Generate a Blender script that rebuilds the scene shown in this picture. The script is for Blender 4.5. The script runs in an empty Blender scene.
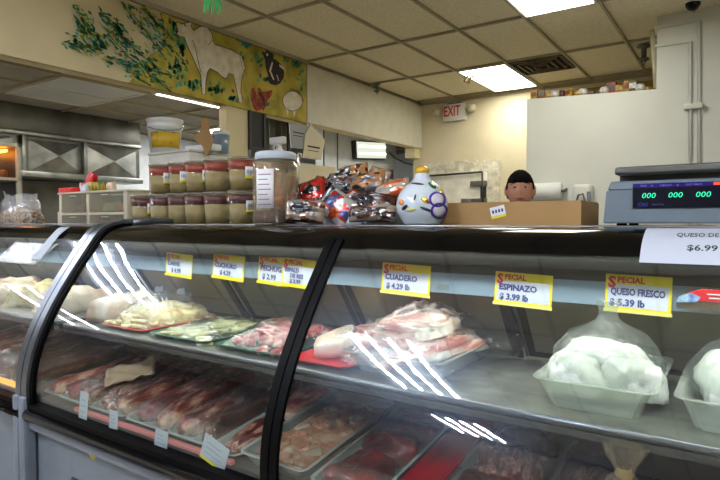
EXPO = 0.5
import bpy, bmesh, math, random
from mathutils import Vector, Matrix, noise, Euler
random.seed(7)
S = bpy.context.scene
col = S.collection
PI = math.pi
# ---------------------------------------------------------------- camera
F = 563.0; H = 1.335; TH = math.atan(384/563); PH = math.atan(18/563)
cd = bpy.data.cameras.new('camera'); cam = bpy.data.objects.new('camera', cd); col.objects.link(cam)
cd.sensor_width = 36; cd.lens = F/720*36; cd.clip_start = .02
cam.location = (0, 0, H); cam.rotation_euler = (PI/2-PH, 0, TH)
S.camera = cam
_fw = Vector((-math.sin(TH)*math.cos(PH), math.cos(TH)*math.cos(PH), -math.sin(PH)))
_rt = Vector((math.cos(TH), math.sin(TH), 0)); _up = _rt.cross(_fw)
def at(u, v, ax, val):
    """point of a real plane (x, y or z = val) where the photograph shows pixel u, v"""
    d = _fw*F + _rt*(u-360) + _up*(240-v); k = 'xyz'.index(ax)
    o = Vector((0, 0, H)); return o + d*((val-o[k])/d[k])
# ---------------------------------------------------------------- objects
def tag(o, label=None, cat=None, group=None, kind=None):
    if label: o['label'] = label
    if cat: o['category'] = cat
    if group: o['group'] = group
    if kind: o['kind'] = kind
    return o
def empty(name, loc=(0, 0, 0), rz=0, label=None, cat=None, group=None):
    o = bpy.data.objects.new(name, None); col.objects.link(o); o.location = loc
    o.rotation_euler = (0, 0, rz); o.empty_display_size = .05
    return tag(o, label, cat, group)
class MB:
    def __init__(s): s.v = []; s.f = []; s.m = []; s.s = []; s.k = 0; s.sm = False
    def add(s, vs, fs, sm=None):
        b = len(s.v); s.v += [tuple(p) for p in vs]
        for f in fs: s.f.append(tuple(b+i for i in f)); s.m.append(s.k); s.s.append(s.sm if sm is None else sm)
        return s
    def box(s, x0, x1, y0, y1, z0, z1):
        v = [(x, y, z) for x in (x0, x1) for y in (y0, y1) for z in (z0, z1)]
        return s.add(v, [(0,1,3,2),(4,6,7,5),(0,4,5,1),(2,3,7,6),(0,2,6,4),(1,5,7,3)], False)
    def bbox(s, x0, x1, y0, y1, z0, z1, r=.006, seg=2):
        bm = bmesh.new(); bmesh.ops.create_cube(bm, size=1)
        for q in bm.verts: q.co = Vector(((x0+x1)/2+q.co.x*(x1-x0), (y0+y1)/2+q.co.y*(y1-y0), (z0+z1)/2+q.co.z*(z1-z0)))
        r = min(r, .45*min(x1-x0, y1-y0, z1-z0))
        bmesh.ops.bevel(bm, geom=bm.edges[:], offset=r, segments=seg, affect='EDGES', profile=.5)
        bm.verts.index_update()
        s.add([q.co[:] for q in bm.verts], [[w.index for w in f.verts] for f in bm.faces], True); bm.free(); return s
    def tube(s, pts, r, n=10, caps=True):
        pts = [Vector(p) for p in pts]; rs = r if isinstance(r, (list, tuple)) else [r]*len(pts)
        vs = []; prev = None
        for i, p in enumerate(pts):
            d = (pts[min(i+1, len(pts)-1)]-pts[max(i-1, 0)]).normalized()
            if prev is None: a = d.orthogonal().normalized()
            else: a = (prev-d*prev.dot(d)).normalized()
            prev = a; b = d.cross(a)
            for k in range(n): t = 2*PI*k/n; vs.append(p+(a*math.cos(t)+b*math.sin(t))*rs[i])
        fs = [(i*n+k, i*n+(k+1)%n, (i+1)*n+(k+1)%n, (i+1)*n+k) for i in range(len(pts)-1) for k in range(n)]
        if caps: fs += [tuple(range(n))[::-1], tuple((len(pts)-1)*n+k for k in range(n))]
        return s.add(vs, fs, True)
    def lathe(s, prof, c=(0, 0, 0), n=28, a0=0, a1=2*PI):
        full = abs(a1-a0-2*PI) < 1e-6; m = n if full else n+1; vs = []
        for r, z in prof:
            for k in range(m):
                t = a0+(a1-a0)*k/n; vs.append((c[0]+r*math.cos(t), c[1]+r*math.sin(t), c[2]+z))
        fs = []
        for i in range(len(prof)-1):
            for k in range(n):
                k2 = (k+1) % m; fs.append((i*m+k, i*m+k2, (i+1)*m+k2, (i+1)*m+k))
        return s.add(vs, fs, True)
    def prism(s, pts, ax, a, b):
        """polygon pts in the plane across axis ax, extruded from a to b"""
        def P(p, t): return {'x': (t, p[0], p[1]), 'y': (p[0], t, p[1]), 'z': (p[0], p[1], t)}[ax]
        n = len(pts); vs = [P(p, a) for p in pts]+[P(p, b) for p in pts]
        return s.add(vs, [tuple(range(n)), tuple(range(2*n-1, n-1, -1))]+[(i, (i+1) % n, n+(i+1) % n, n+i) for i in range(n)], False)
    def strip(s, pts, wid, nrm, th=.001):
        """flat brush stroke along pts on a surface with normal nrm"""
        pts = [Vector(p) for p in pts]; nrm = Vector(nrm); L = []; n = len(pts)
        for i, p in enumerate(pts):
            d = (pts[min(i+1, n-1)]-pts[max(i-1, 0)]).normalized(); w = wid[i] if isinstance(wid, (list, tuple)) else wid
            a = d.cross(nrm).normalized()*w/2; L += [p+a, p-a, p+a+nrm*th, p-a+nrm*th]
        fs = []
        for i in range(n-1):
            a = i*4; b = a+4; fs += [(a+2, a+3, b+3, b+2), (a, b, b+1, a+1), (a, a+2, b+2, b), (a+1, b+1, b+3, a+3)]
        fs += [(0, 1, 3, 2), (4*n-4, 4*n-2, 4*n-1, 4*n-3)]
        return s.add(L, fs, False)
    def build(s, name, mat, parent=None, **kw):
        me = bpy.data.meshes.new(name); me.from_pydata(s.v, [], s.f)
        mats = mat if isinstance(mat, (list, tuple)) else [mat]
        for q in mats: me.materials.append(q)
        me.polygons.foreach_set('material_index', s.m); me.polygons.foreach_set('use_smooth', s.s)
        me.update(); bm = bmesh.new(); bm.from_mesh(me); bmesh.ops.recalc_face_normals(bm, faces=bm.faces); bmesh.ops.delete(bm, geom=[q for q in bm.verts if not q.link_faces], context='VERTS')
        if not kw.pop('open', False): pass
        bm.to_mesh(me); bm.free()
        o = bpy.data.objects.new(name, me); col.objects.link(o)
        if parent is not None: o.parent = parent
        return tag(o, **kw)
def struct(mb, name, mat): return mb.build(name, mat, kind='structure')
def copy_tree(o, parent=None):
    c = o.copy(); col.objects.link(c)
    if parent is not None: c.parent = parent
    for ch in list(o.children): copy_tree(ch, c)
    return c
def smooth_angle(o, a=.7):
    me = o.data
    for p in me.polygons: p.use_smooth = True
    try: me.set_sharp_from_angle(angle=a)
    except Exception: pass
    return o
def text(s, size, mat, parent, M, name='lettering', th=.0004, sx=1, sp=1, warp=None, align='LEFT', bold=0):
    cu = bpy.data.curves.new('t', 'FONT'); cu.body = s; cu.size = size; cu.extrude = th; cu.space_character = sp
    cu.align_x = align; cu.resolution_u = 2; cu.offset = bold
    t = bpy.data.objects.new('t', cu); col.objects.link(t); bpy.context.view_layer.update()
    me = bpy.data.meshes.new_from_object(t); bpy.data.objects.remove(t)
    for v in me.vertices:
        p = Vector((v.co.x*sx, v.co.y, v.co.z)); v.co = warp(p) if warp else M @ p
    me.materials.clear(); me.materials.append(mat)
    o = bpy.data.objects.new(name, me); col.objects.link(o); o.parent = parent
    return o
# ---------------------------------------------------------------- materials
def lin(c):
    return tuple(((x/255)/12.92 if x/255 <= .04045 else ((x/255+.055)/1.055)**2.4) for x in c)+(1,)
def mat(name, rgb, rough=.5, metal=0, spec=.5, var=0, vscale=8, bump=0, bscale=60, rgb2=None, emit=0, ecol=None, coat=0, sss=0, det=4, lo=.35, hi=.65, stretch=(1,1,1), trans=0, alpha=None, ramp=None):
    m = bpy.data.materials.new(name); m.use_nodes = True; nt = m.node_tree; N = nt.nodes; L = nt.links
    b = N['Principled BSDF']; b.inputs['Roughness'].default_value = rough; b.inputs['Metallic'].default_value = metal
    b.inputs['Specular IOR Level'].default_value = spec; b.inputs['Base Color'].default_value = lin(rgb)
    b.inputs['Coat Weight'].default_value = coat; b.inputs['Coat Roughness'].default_value = .12
    if sss: b.inputs['Subsurface Weight'].default_value = sss; b.inputs['Subsurface Radius'].default_value = (.02, .008, .004)
    if trans: b.inputs['Transmission Weight'].default_value = trans
    if emit: b.inputs['Emission Color'].default_value = lin(ecol or rgb); b.inputs['Emission Strength'].default_value = emit
    tc = N.new('ShaderNodeTexCoord'); mp = N.new('ShaderNodeMapping'); mp.inputs['Scale'].default_value = stretch
    L.new(tc.outputs['Object'], mp.inputs['Vector'])
    if rgb2 or ramp or var:
        n = N.new('ShaderNodeTexNoise'); n.inputs['Scale'].default_value = vscale; n.inputs['Detail'].default_value = det
        L.new(mp.outputs[0], n.inputs['Vector']); r = N.new('ShaderNodeValToRGB'); L.new(n.outputs['Fac'], r.inputs[0])
        if ramp:
            e = r.color_ramp.elements
            while len(e) < len(ramp): e.new(.5)
            for k, (p, c) in enumerate(ramp): e[k].position = p; e[k].color = lin(c)
        else:
            c2 = rgb2 or tuple(max(0, x*(1-var)) for x in rgb)
            r.color_ramp.elements[0].position = lo; r.color_ramp.elements[1].position = hi
            r.color_ramp.elements[0].color = lin(c2); r.color_ramp.elements[1].color = lin(rgb)
        L.new(r.outputs[0], b.inputs['Base Color'])
    if bump:
        n2 = N.new('ShaderNodeTexNoise'); n2.inputs['Scale'].default_value = bscale; n2.inputs['Detail'].default_value = 3
        L.new(mp.outputs[0], n2.inputs['Vector']); bp = N.new('ShaderNodeBump'); bp.inputs['Strength'].default_value = bump
        bp.inputs['Distance'].default_value = .01; L.new(n2.outputs['Fac'], bp.inputs['Height']); L.new(bp.outputs[0], b.inputs['Normal'])
    return m
def clear(name, tint=(255,255,255), gl=.12, rough=.03, milky=0, mcol=(235,240,240), haze=0, hcol=(255,255,255), fres=True, bump=0, bscale=40, ngl=None):
    """thin clear sheet: see-through, with reflections and an optional milky body"""
    m = bpy.data.materials.new(name); m.use_nodes = True; nt = m.node_tree; N = nt.nodes; L = nt.links
    N.remove(N['Principled BSDF']); out = N['Material Output']
    t = N.new('ShaderNodeBsdfTransparent'); t.inputs[0].default_value = lin(tint)
    g = N.new('ShaderNodeBsdfGlossy'); g.inputs['Roughness'].default_value = rough; g.inputs[0].default_value = (1, 1, 1, 1)
    cur = t
    tc = N.new('ShaderNodeTexCoord')
    if milky:
        d = N.new('ShaderNodeBsdfDiffuse'); d.inputs[0].default_value = lin(mcol); mx = N.new('ShaderNodeMixShader')
        mx.inputs[0].default_value = milky; L.new(cur.outputs[0], mx.inputs[1]); L.new(d.outputs[0], mx.inputs[2]); cur = mx
    if haze:
        h = N.new('ShaderNodeBsdfGlossy'); h.inputs['Roughness'].default_value = .32; h.inputs[0].default_value = lin(hcol)
        n = N.new('ShaderNodeTexNoise'); n.inputs['Scale'].default_value = 5; n.inputs['Detail'].default_value = 6
        L.new(tc.outputs['Object'], n.inputs['Vector'])
        mr = N.new('ShaderNodeMapRange'); mr.inputs['From Min'].default_value = .3; mr.inputs['From Max'].default_value = .7
        mr.inputs['To Min'].default_value = haze*.4; mr.inputs['To Max'].default_value = haze*1.5; L.new(n.outputs['Fac'], mr.inputs[0])
        mx = N.new('ShaderNodeMixShader'); L.new(mr.outputs[0], mx.inputs[0]); L.new(cur.outputs[0], mx.inputs[1]); L.new(h.outputs[0], mx.inputs[2]); cur = mx
    mx = N.new('ShaderNodeMixShader')
    if fres:
        f = N.new('ShaderNodeLayerWeight'); f.inputs[0].default_value = .5; pw_ = N.new('ShaderNodeMath'); pw_.operation = 'POWER'; pw_.inputs[1].default_value = 4.5
        ma = N.new('ShaderNodeMath'); ma.operation = 'MULTIPLY_ADD'; ma.inputs[1].default_value = .9; ma.inputs[2].default_value = gl
        L.new(f.outputs['Facing'], pw_.inputs[0]); L.new(pw_.outputs[0], ma.inputs[0]); L.new(ma.outputs[0], mx.inputs[0])
    else: mx.inputs[0].default_value = gl
    L.new(cur.outputs[0], mx.inputs[1]); L.new(g.outputs[0], mx.inputs[2]); L.new(mx.outputs[0], out.inputs[0])
    if bump:
        n2 = N.new('ShaderNodeTexNoise'); n2.inputs['Scale'].default_value = bscale; n2.inputs['Detail'].default_value = 4
        L.new(tc.outputs['Object'], n2.inputs['Vector']); bp = N.new('ShaderNodeBump'); bp.inputs['Strength'].default_value = bump
        bp.inputs['Distance'].default_value = .01; L.new(n2.outputs['Fac'], bp.inputs['Height']); L.new(bp.outputs[0], g.inputs['Normal'])
    return m
M = {}
M['black'] = mat('black_gloss', (4, 4, 5), .09, spec=.22)
M['blackr'] = mat('black_rubber', (5, 5, 5), .5, spec=.06)
M['chrome'] = mat('brushed_steel', (112, 117, 122), .32, .8, bump=.05, bscale=90)
M['steel'] = mat('worn_stainless', (150, 152, 150), .38, .9, var=.25, vscale=6)
M['steeld'] = mat('dark_stainless', (112, 112, 106), .42, .5, var=.3, vscale=3)
M['shelfsteel'] = mat('shelf_steel', (150, 150, 140), .45, .5, var=.25, vscale=12)
M['casegrey'] = mat('case_grey_panel', (104, 113, 124), .4, var=.08)
M['inner'] = mat('case_liner_grey', (78, 76, 70), .5, .2, var=.3, vscale=9)
M['dark'] = mat('dark_grey', (38, 38, 37), .5)
M['glass'] = clear('curved_glass', (248, 251, 250), gl=.045, rough=.012, haze=.012, hcol=(200, 220, 255), bump=.05, bscale=5)
M['pane'] = clear('door_pane', (205, 203, 195), gl=.06, rough=.06, milky=.6, mcol=(176, 170, 154))  # tan milky body stands in for reflections, painted into the pane colour
M['film'] = clear('plastic_film', (252, 253, 253), gl=.055, rough=.07, milky=.01, fres=True, bump=1.0, bscale=45)
M['filmw'] = clear('white_plastic_film', (250, 252, 250), gl=.12, rough=.2, milky=.38, bump=.9, bscale=60)
M['clearp'] = clear('clear_plastic', (250, 250, 246), gl=.03, rough=.08, milky=.02)
M['drawer'] = clear('drawer_plastic', (238, 236, 226), gl=.05, rough=.15, milky=.22, mcol=(176, 172, 156))
M['cloudy'] = clear('cloudy_plastic', (240, 246, 238), gl=.04, rough=.2, milky=.30, mcol=(224, 228, 218))
M['lid'] = clear('cloudy_lid', (235, 235, 228), gl=.05, rough=.3, milky=.12, mcol=(190, 184, 168))
M['strip'] = mat('price_rail_blue', (122, 142, 158), .4, var=.1, vscale=5)
M['white'] = mat('white_paper', (222, 224, 222), .6)
M['whitep'] = mat('white_plastic', (205, 206, 200), .4)
M['cream'] = mat('cream_plastic', (196, 186, 158), .5, var=.08)
M['yellow'] = mat('card_yellow', (222, 204, 22), .5)
M['red'] = mat('letter_red', (190, 22, 40), .5)
M['ink'] = mat('blue_ink', (36, 44, 110), .6)
M['blk'] = mat('black_ink', (20, 20, 22), .6)
M['redtray'] = mat('red_tray_plastic', (214, 38, 34), .35, coat=.4)
M['redliner'] = mat('crimson_liner', (150, 14, 34), .35, coat=.3)
M['green'] = mat('green_tray_plastic', (22, 92, 62), .35)
M['traygrey'] = mat('grey_foam_tray', (150, 158, 150), .45, .2)
def light(name, rgb, s):
    m = bpy.data.materials.new(name); m.use_nodes = True; N = m.node_tree.nodes; N.remove(N['Principled BSDF'])
    e = N.new('ShaderNodeEmission'); e.inputs[0].default_value = lin(rgb); e.inputs[1].default_value = s
    m.node_tree.links.new(e.outputs[0], N['Material Output'].inputs[0]); return m
M['lens'] = light('lit_troffer_lens', (255, 251, 234), 13)
M['tubel'] = light('lit_fluorescent_tube', (230, 237, 255), 130)
M['caselamp'] = light('lit_case_lamp', (236, 238, 230), 36)
M['klens'] = light('lit_kitchen_lens', (255, 252, 240), 24)

# ---------------------------------------------------------------- setting
ZC = 3.08
wallc = mat('cream_wall_paint', (214, 203, 172), .7, var=.06, vscale=2, bump=.08, bscale=120)
wallh = mat('cream_header_paint', (214, 200, 158), .7, var=.05, vscale=2, bump=.06, bscale=120)
wallw = mat('white_board_paint', (212, 214, 206), .6, var=.03, vscale=2)
wallb = mat('pale_blue_wall', (228, 235, 244), .6, var=.05)
tile = mat('ceiling_tile', (232, 223, 196), .9, var=.08, vscale=55, bump=.35, bscale=160, det=6)
gridm = mat('ceiling_tbar', (164, 154, 128), .6)
floorm = mat('brown_floor_tile', (178, 166, 144), .5, var=.15, vscale=3)
struct(MB().box(-9.2, 3.2, -4.7, 9.7, -.1, 0), 'floor', floorm)
GX = [-3.4+.605*k for k in range(-9, 11)]; GY = [3.57+1.24*k for k in range(-7, 4)]
FIX = {}   # ceiling openings with lamps
mb = MB().box(-9.2, 3.2, -4.7, 9.7, ZC+.02, ZC+.1); struct(mb, 'ceiling', tile)
def gridmesh(x0, x1, y0, y1, z, xs, ys):
    g = MB()
    for x in xs:
        if x0 < x < x1: g.box(x-.010, x+.010, y0, y1, z-.004, z+.021)
    for y in ys:
        if y0 < y < y1: g.box(x0, x1, y-.010, y+.010, z-.003, z+.021)
    return g
struct(gridmesh(-9, 3, -4.5, 7.44, ZC, GX, GY), 'trim_1', gridm)
g = MB(); g.box(-4, 3, 7.40, 7.45, ZC-.025, ZC+.02); g.box(-4.0, -3.97, 1.3, 7.45, ZC-.02, ZC+.02); struct(g, 'trim_2', gridm)
struct(MB().box(-4.12, 3.2, 7.45, 7.6, 0, 3.1), 'wall_back', wallc)
struct(MB().box(-4.12, -4.0, 1.3, 7.45, 2.42, 3.1), 'wall_left', wallh)      # header over the kitchen opening
struct(MB().box(-4.0, -3.97, 4.80, 7.45, 2.425, 3.08), 'trim_3', mat('white_header_board', (206, 202, 184), .6, var=.04))
struct(MB().box(-4.02, -3.985, 1.3, 4.8, 2.42, 2.49), 'trim_4', wallh)
struct(MB().box(-4.10, -4.0, 3.66, 3.93, 0, 2.42), 'wall_left_post', wallh)
struct(MB().box(-4.10, -4.0, 4.2, 5.35, 0, 1.98), 'wall_left_low', wallc)
struct(MB().box(-4.16, -4.0, 7.28, 7.45, 2.28, 2.42), 'trim_5', wallh)
struct(MB().box(-9.2, 3.2, -4.7, -4.55, 0, 3.1), 'wall_front', mat('brown_front_wall', (104, 92, 76), .8))
struct(MB().box(3.05, 3.2, -4.6, 7.5, 0, 3.1), 'wall_right', wallc)
struct(MB().box(-9.2, -9.05, -4.6, 9.6, 0, 3.1), 'wall_left_far', mat('brown_side_wall', (120, 108, 90), .8))
struct(MB().box(-4.62, -4.5, 5.75, 7.6, 0, 2.6), 'wall_kitchen_side', wallb)
struct(MB().box(-9.1, -4.12, 9.1, 9.25, 0, 2.6), 'wall_kitchen_back', wallb)
struct(MB().box(-9.1, -4.12, 1.3, 1.4, 2.42, 3.1), 'wall_kitchen_front', wallc)
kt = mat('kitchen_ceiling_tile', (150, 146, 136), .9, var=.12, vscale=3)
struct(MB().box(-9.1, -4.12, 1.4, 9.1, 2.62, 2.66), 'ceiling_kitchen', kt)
struct(gridmesh(-9.05, -4.12, 1.4, 9.1, 2.6, [-4.33-.56*k for k in range(9)], [2.6+.85*k for k in range(-1, 8)]), 'trim_6', gridm)
# partition with column on the right
YP = 5.48
xl = at(527, 98, 'y', YP).x; xc = at(657, 40, 'y', YP).x
g = MB().prism([(xl, 0), (xc, 0), (xc, 2.48), (xl, 2.53)], 'y', YP, YP+.10); g.box(xc, 3.05, YP, YP+.30, 0, ZC+.02)
struct(g, 'wall_partition', wallw)
# yellow painted strip above the partition on the wall behind
a = at(540, 84, 'y', 7.43); 
struct(MB().box(-2.3, -.7, 7.43, 7.45, 2.6, 3.0), 'trim_7', mat('yellow_painted_band', (176, 150, 50), .7, rgb2=(96, 84, 40), vscale=6))
# ---------------------------------------------------------------- ceiling fixtures
def troffer(x0, x1, y0, y1, z, lens, label, cat='ceiling light', grp=None):
    r = empty('ceiling_light', ((x0+x1)/2, (y0+y1)/2, z), label=label, cat=cat, group=grp); w = (x1-x0)/2; d = (y1-y0)/2
    f = MB(); f.box(-w, w, -d, -d+.02, -.008, .02); f.box(-w, w, d-.02, d, -.008, .02); f.box(-w, -w+.02, -d+.02, d-.02, -.008, .02); f.box(w-.02, w, -d+.02, d-.02, -.008, .02)
    f.build('frame', M['whitep'], r)
    MB().box(-w+.02, w-.02, -d+.02, d-.02, .002, .012).build('diffuser', lens, r)
    return r
troffer(GX[12]+.012, GX[13]-.012, GY[7]+.012, GY[8]-.012, ZC-.004, M['lens'], 'lit ceiling light panel nearest the camera, at the top edge of the photo')
troffer(GX[10]+.012, GX[11]-.012, GY[9]+.012, GY[10]-.012, ZC-.004, M['lens'], 'lit ceiling light panel near the back wall beside the exit sign')
def tubefix(x0, x1, y0, y1, label, rad=.015, nt=4):
    r = empty('tube_light', ((x0+x1)/2, (y0+y1)/2, ZC-.004), label=label, cat='ceiling light'); w = (x1-x0)/2; d = (y1-y0)/2
    f = MB(); f.box(-w, w, -d-.05, -d-.03, -.05, .02); f.box(-w, w, d+.03, d+.05, -.05, .02); f.box(-w, -w+.01, -d-.03, d+.03, -.05, .02); f.box(w-.01, w, -d-.03, d+.03, -.05, .02); f.box(-w+.01, w-.01, -d-.03, d+.03, 0, .015)
    f.build('housing', M['whitep'], r)
    t0 = None
    for k in range(nt):
        x = -w+.09+(2*w-.18)*k/(nt-1)
        if t0 is None: t = t0 = MB().tube([(0, -d, 0), (0, d, 0)], rad, 10).build('tube', M['tubel'], r)
        else: t = t0.copy(); col.objects.link(t)
        t.location = (x, 0, -.03)
tubefix(-2.76, -2.02, -1.95, -.50, 'open four tube ceiling fixture in front of the long meat case')
tubefix(-2.95, -2.25, -4.3, -3.2, 'open four tube ceiling fixture farther out over the shop floor')
tubefix(-6.0, -5.05, -.45, .70, 'open four tube ceiling fixture in front of the left meat case', .011)
tubefix(-8.6, -7.8, -1.9, -.4, 'open four tube ceiling fixture by the far left wall', .009, 2)
tubefix(.6, 1.2, -1.3, -.1, 'added unseen four tube ceiling fixture that lights the right side')  # added lamp, out of view, to brighten the right side
# ceiling vent
x0, x1, y0, y1 = GX[11]+.015, GX[12]-.015, GY[9]+.015, GY[9]+.60
r = empty('ceiling_vent', ((x0+x1)/2, (y0+y1)/2, ZC-.004), label='dark rusty square ceiling vent beside the far ceiling light panel', cat='vent')
rust = mat('rusty_vent', (92, 72, 44), .7, rgb2=(40, 34, 26), vscale=9)
w = (x1-x0)/2; d = .29
for k in range(4):
    a = 1-k*.24; g = MB(); t = .022
    g.box(-w*a, w*a, -d*a, -d*a+t, -.012-.004*k, .018); g.box(-w*a, w*a, d*a-t, d*a, -.012-.004*k, .018); g.box(-w*a, -w*a+t, -d*a+t, d*a-t, -.012-.004*k, .018); g.box(w*a-t, w*a, -d*a+t, d*a-t, -.012-.004*k, .018)
    g.build('louvre', rust, r)
MB().box(-w, w, -d, d, .018, .022).build('backing', mat('vent_dark', (60, 50, 34), .8), r)
# sprinklers, hook, dome camera, streamer
def sprinkler(p, label, s=1):
    r = empty('sprinkler', p, label=label, cat='sprinkler'); g = MB().lathe([(0, 0), (.035*s, 0), (.035*s, -.01), (.014*s, -.02), (.012*s, -.06*s), (.028*s, -.07*s), (.028*s, -.074*s), (0, -.078*s)])
    g.build('head', M['steeld'], r); MB().tube([(-.02*s, 0, -.06*s), (0, 0, -.1*s), (.02*s, 0, -.06*s)], .004*s, 6).build('frame', M['dark'], r)
sprinkler(at(377, 84, 'z', ZC-.004), 'small dark sprinkler by the left header under the ceiling', 1.3)
sprinkler(at(644, 46, 'z', ZC-.004), 'grey sprinkler beside the white column', 1.9)
p = at(466, 72, 'z', ZC-.01)
r = empty('hanging_hook', p, label='small bent hook hanging on the corner of the far ceiling light', cat='hook')
MB().tube([(0, 0, 0), (.03, 0, -.05), (-.02, 0, -.1), (.03, 0, -.13), (.06, 0, -.07), (.1, 0, -.05)], .014, 8).build('wire', mat('hook_tan', (150, 130, 90), .6), r)
p = at(693, 0, 'z', ZC-.004)
r = empty('dome_camera', p, label='black dome camera on the ceiling at the top right', cat='camera')
MB().lathe([(0, 0), (.07, 0), (.07, -.02), (.055, -.025)], n=24).build('base', M['whitep'], r); MB().lathe([(.055, -.02), (.05, -.05), (.03, -.075), (0, -.085)], n=24).build('dome', M['black'], r)
p = at(210, -8, 'y', 2.2)
r = empty('green_streamer', p, label='bright green leafy streamer hanging from the ceiling at the top', cat='decoration')
gm = mat('streamer_green', (60, 190, 90), .5, rgb2=(20, 120, 60), vscale=20)
for k, (dx, l, w) in enumerate([(-.045, .115, .020), (-.02, .10, .016), (0.005, .125, .012), (.035, .13, .02), (.06, .125, .02)]):
    MB().strip([(dx*.4, 0, 0), (dx*.8, .004*k, -.04), (dx, .006*k, -.08), (dx*1.1, .004*k, -l)], [.006, w, w*1.1, .004], (0.3, -1, 0), .002).build('leaf', gm, r)
MB().tube([(0, 0, 0), (0, 0, ZC-p.z)], .002, 5).build('string', M['dark'], r)
# exit sign
p = at(455.5, 112, 'y', 7.45)
r = empty('exit_sign', (p.x, 7.45, p.z), label='white exit sign with red letters high on the back wall', cat='sign')
MB().bbox(-.17, .17, -.06, 0, -.13, .11).build('housing', M['whitep'], r)
text('EXIT', .20, M['red'], r, Matrix.Translation((-.155, -.063, -.06)) @ Matrix.Rotation(PI/2, 4, 'X'), sx=.62, bold=.004)
for s in (-1, 1):
    h = MB().tube([(s*.17, -.03, .02), (s*.24, -.05, .02)], .015, 8); h.lathe([(0, 0)]+[(.055, .0), (.065, .08), (0, .09)], c=(s*.27, -.07, -.03), n=16); h.build('lamp_head', M['cream'], r)
MB().box(-.12, .12, -.02, 0, .11, .13).build('bracket', M['dark'], r)
# walk-in cooler door on the back wall
r = empty('cooler_door', (-3.33, 7.45, 0), label='weathered grey walk-in cooler door in the back wall', cat='door')
rough_m = mat('flaking_plaster', (226, 220, 200), .8, rgb2=(180, 174, 156), vscale=14, bump=.2, bscale=40)
dm = mat('worn_door_metal', (230, 226, 212), .5, rgb2=(204, 198, 184), vscale=7, bump=.2, bscale=30)
g = MB(); tl = -3.33
random.seed(3)
top = [(.57-i*1.24/24, 2.19+random.uniform(-.02, .025)) for i in range(25)]
rt = [(.57+random.uniform(-.02, .025), .1+i*2.0/24) for i in range(25)]
g.prism([(-.67, 0), (.57, 0)]+rt+top+[(-.67, 2.15)], 'y', -.03, 0); g.build('frame', rough_m, r)
MB().bbox(-.52, .40, -.10, -.03, .03, 2.02, .015).build('door_panel', dm, r)
g = MB(); g.tube([(-.60, -.13, 2.0), (.36, -.13, 2.02)], .014, 8); g.tube([(.36, -.13, 2.02), (.37, -.13, 1.5)], .014, 8); g.build('rod', M['dark'], r)
for z in (1.86, 1.62, .6):
    MB().bbox(.18, .42, -.13, -.09, z-.04, z+.04).build('hinge', M['steeld'], r)
g = MB(); g.bbox(.05, .2, -.14, -.10, 1.55, 1.66); g.tube([(.1, -.14, 1.6), (.1, -.2, 1.6), (.22, -.2, 1.56)], .015, 8); g.build('latch', M['steel'], r)
MB().box(.33, .41, -.12, -.10, 1.62, 1.88).build('hinge_plate', M['dark'], r)
# wall lamp in kitchen and its cable
XW = -4.5; ya = at(356, 150, 'x', XW+.08).y; yb = at(387, 150, 'x', XW+.08).y; pz = at(371, 150, 'x', XW+.08).z; w = (yb-ya)/2; tl = math.atan2(at(387, 150, 'x', XW+.08).z-at(356, 150, 'x', XW+.08).z, yb-ya)
r = empty('wall_lamp', (XW, (ya+yb)/2, pz), label='lit rectangular fluorescent lamp on the pale blue kitchen wall', cat='lamp'); r.rotation_euler = (tl*.8, 0, 0)
hh = .13
MB().bbox(0, .07, -w, w, -hh, hh, .015).build('housing', M['dark'], r); MB().bbox(.07, .08, -w+.03, w-.03, -hh+.018, hh-.018, .004).build('lens', light('lamp_lens', (236, 240, 220), .7), r)
for s in (-1, 1): MB().tube([(.09, -w+.06, s*.05), (.09, w-.06, s*.05)], .014, 8).build('tube', light('lamp_tube', (255, 255, 250), 3), r)
q = [at(389, 152, 'x', XW+.04), at(395, 158, 'x', XW+.02), at(405, 163, 'x', XW+.015), at(414, 165, 'x', XW+.015)]
tag(MB().tube(q, .008, 6).build('lamp_cable', M['dark']), 'thin dark cable drooping from the kitchen wall lamp', 'cable')
p = at(387, 174, 'x', XW); r = empty('wall_vent', p, label='dark square vent on the pale blue kitchen wall', cat='vent'); w = .17
MB().box(0, .012, -w, w, -.07, .07).build('panel', mat('vent_mottled', (96, 98, 92), .7, rgb2=(50, 50, 48), vscale=30), r)
MB().box(.012, .02, -w, w, -.07, -.06).box(.012, .02, -w, w, .06, .07).build('frame', M['steeld'], r)
struct(MB().box(-4.5, -4.495, 5.75, 5.78, 0, 2.6).box(-4.5, -4.492, 6.05, 6.07, 0, 2.6), 'trim_8', M['casegrey'])
# conduits on the column
def conduit(pts, label):
    tag(MB().tube([at(u, v, 'y', YP-.012) for u, v in pts], .013, 10).build('conduit', wallw), label, 'pipe')
conduit([(655, 28), (699, 21), (699, 235)], 'outer white conduit bent down the white column')
conduit([(655, 46), (690, 42), (690, 235)], 'inner white conduit bent down the white column')
g = MB(); g.tube([at(652, 30, 'y', 5.55), at(654, 55, 'y', 5.55), at(656, 88, 'y', 5.55)], .02, 8); tag(g.build('conduit', M['cream']), 'short cream conduit running down the edge of the white column', 'pipe')
g = MB().bbox(at(684, 107, 'y', YP).x, at(703, 107, 'y', YP).x, YP-.055, YP, at(690, 110, 'y', YP).z, at(690, 107, 'y', YP).z+.02, .004)
tag(g.build('pipe_strap', wallw), 'white strap holding the two conduits to the column', 'bracket')
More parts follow.
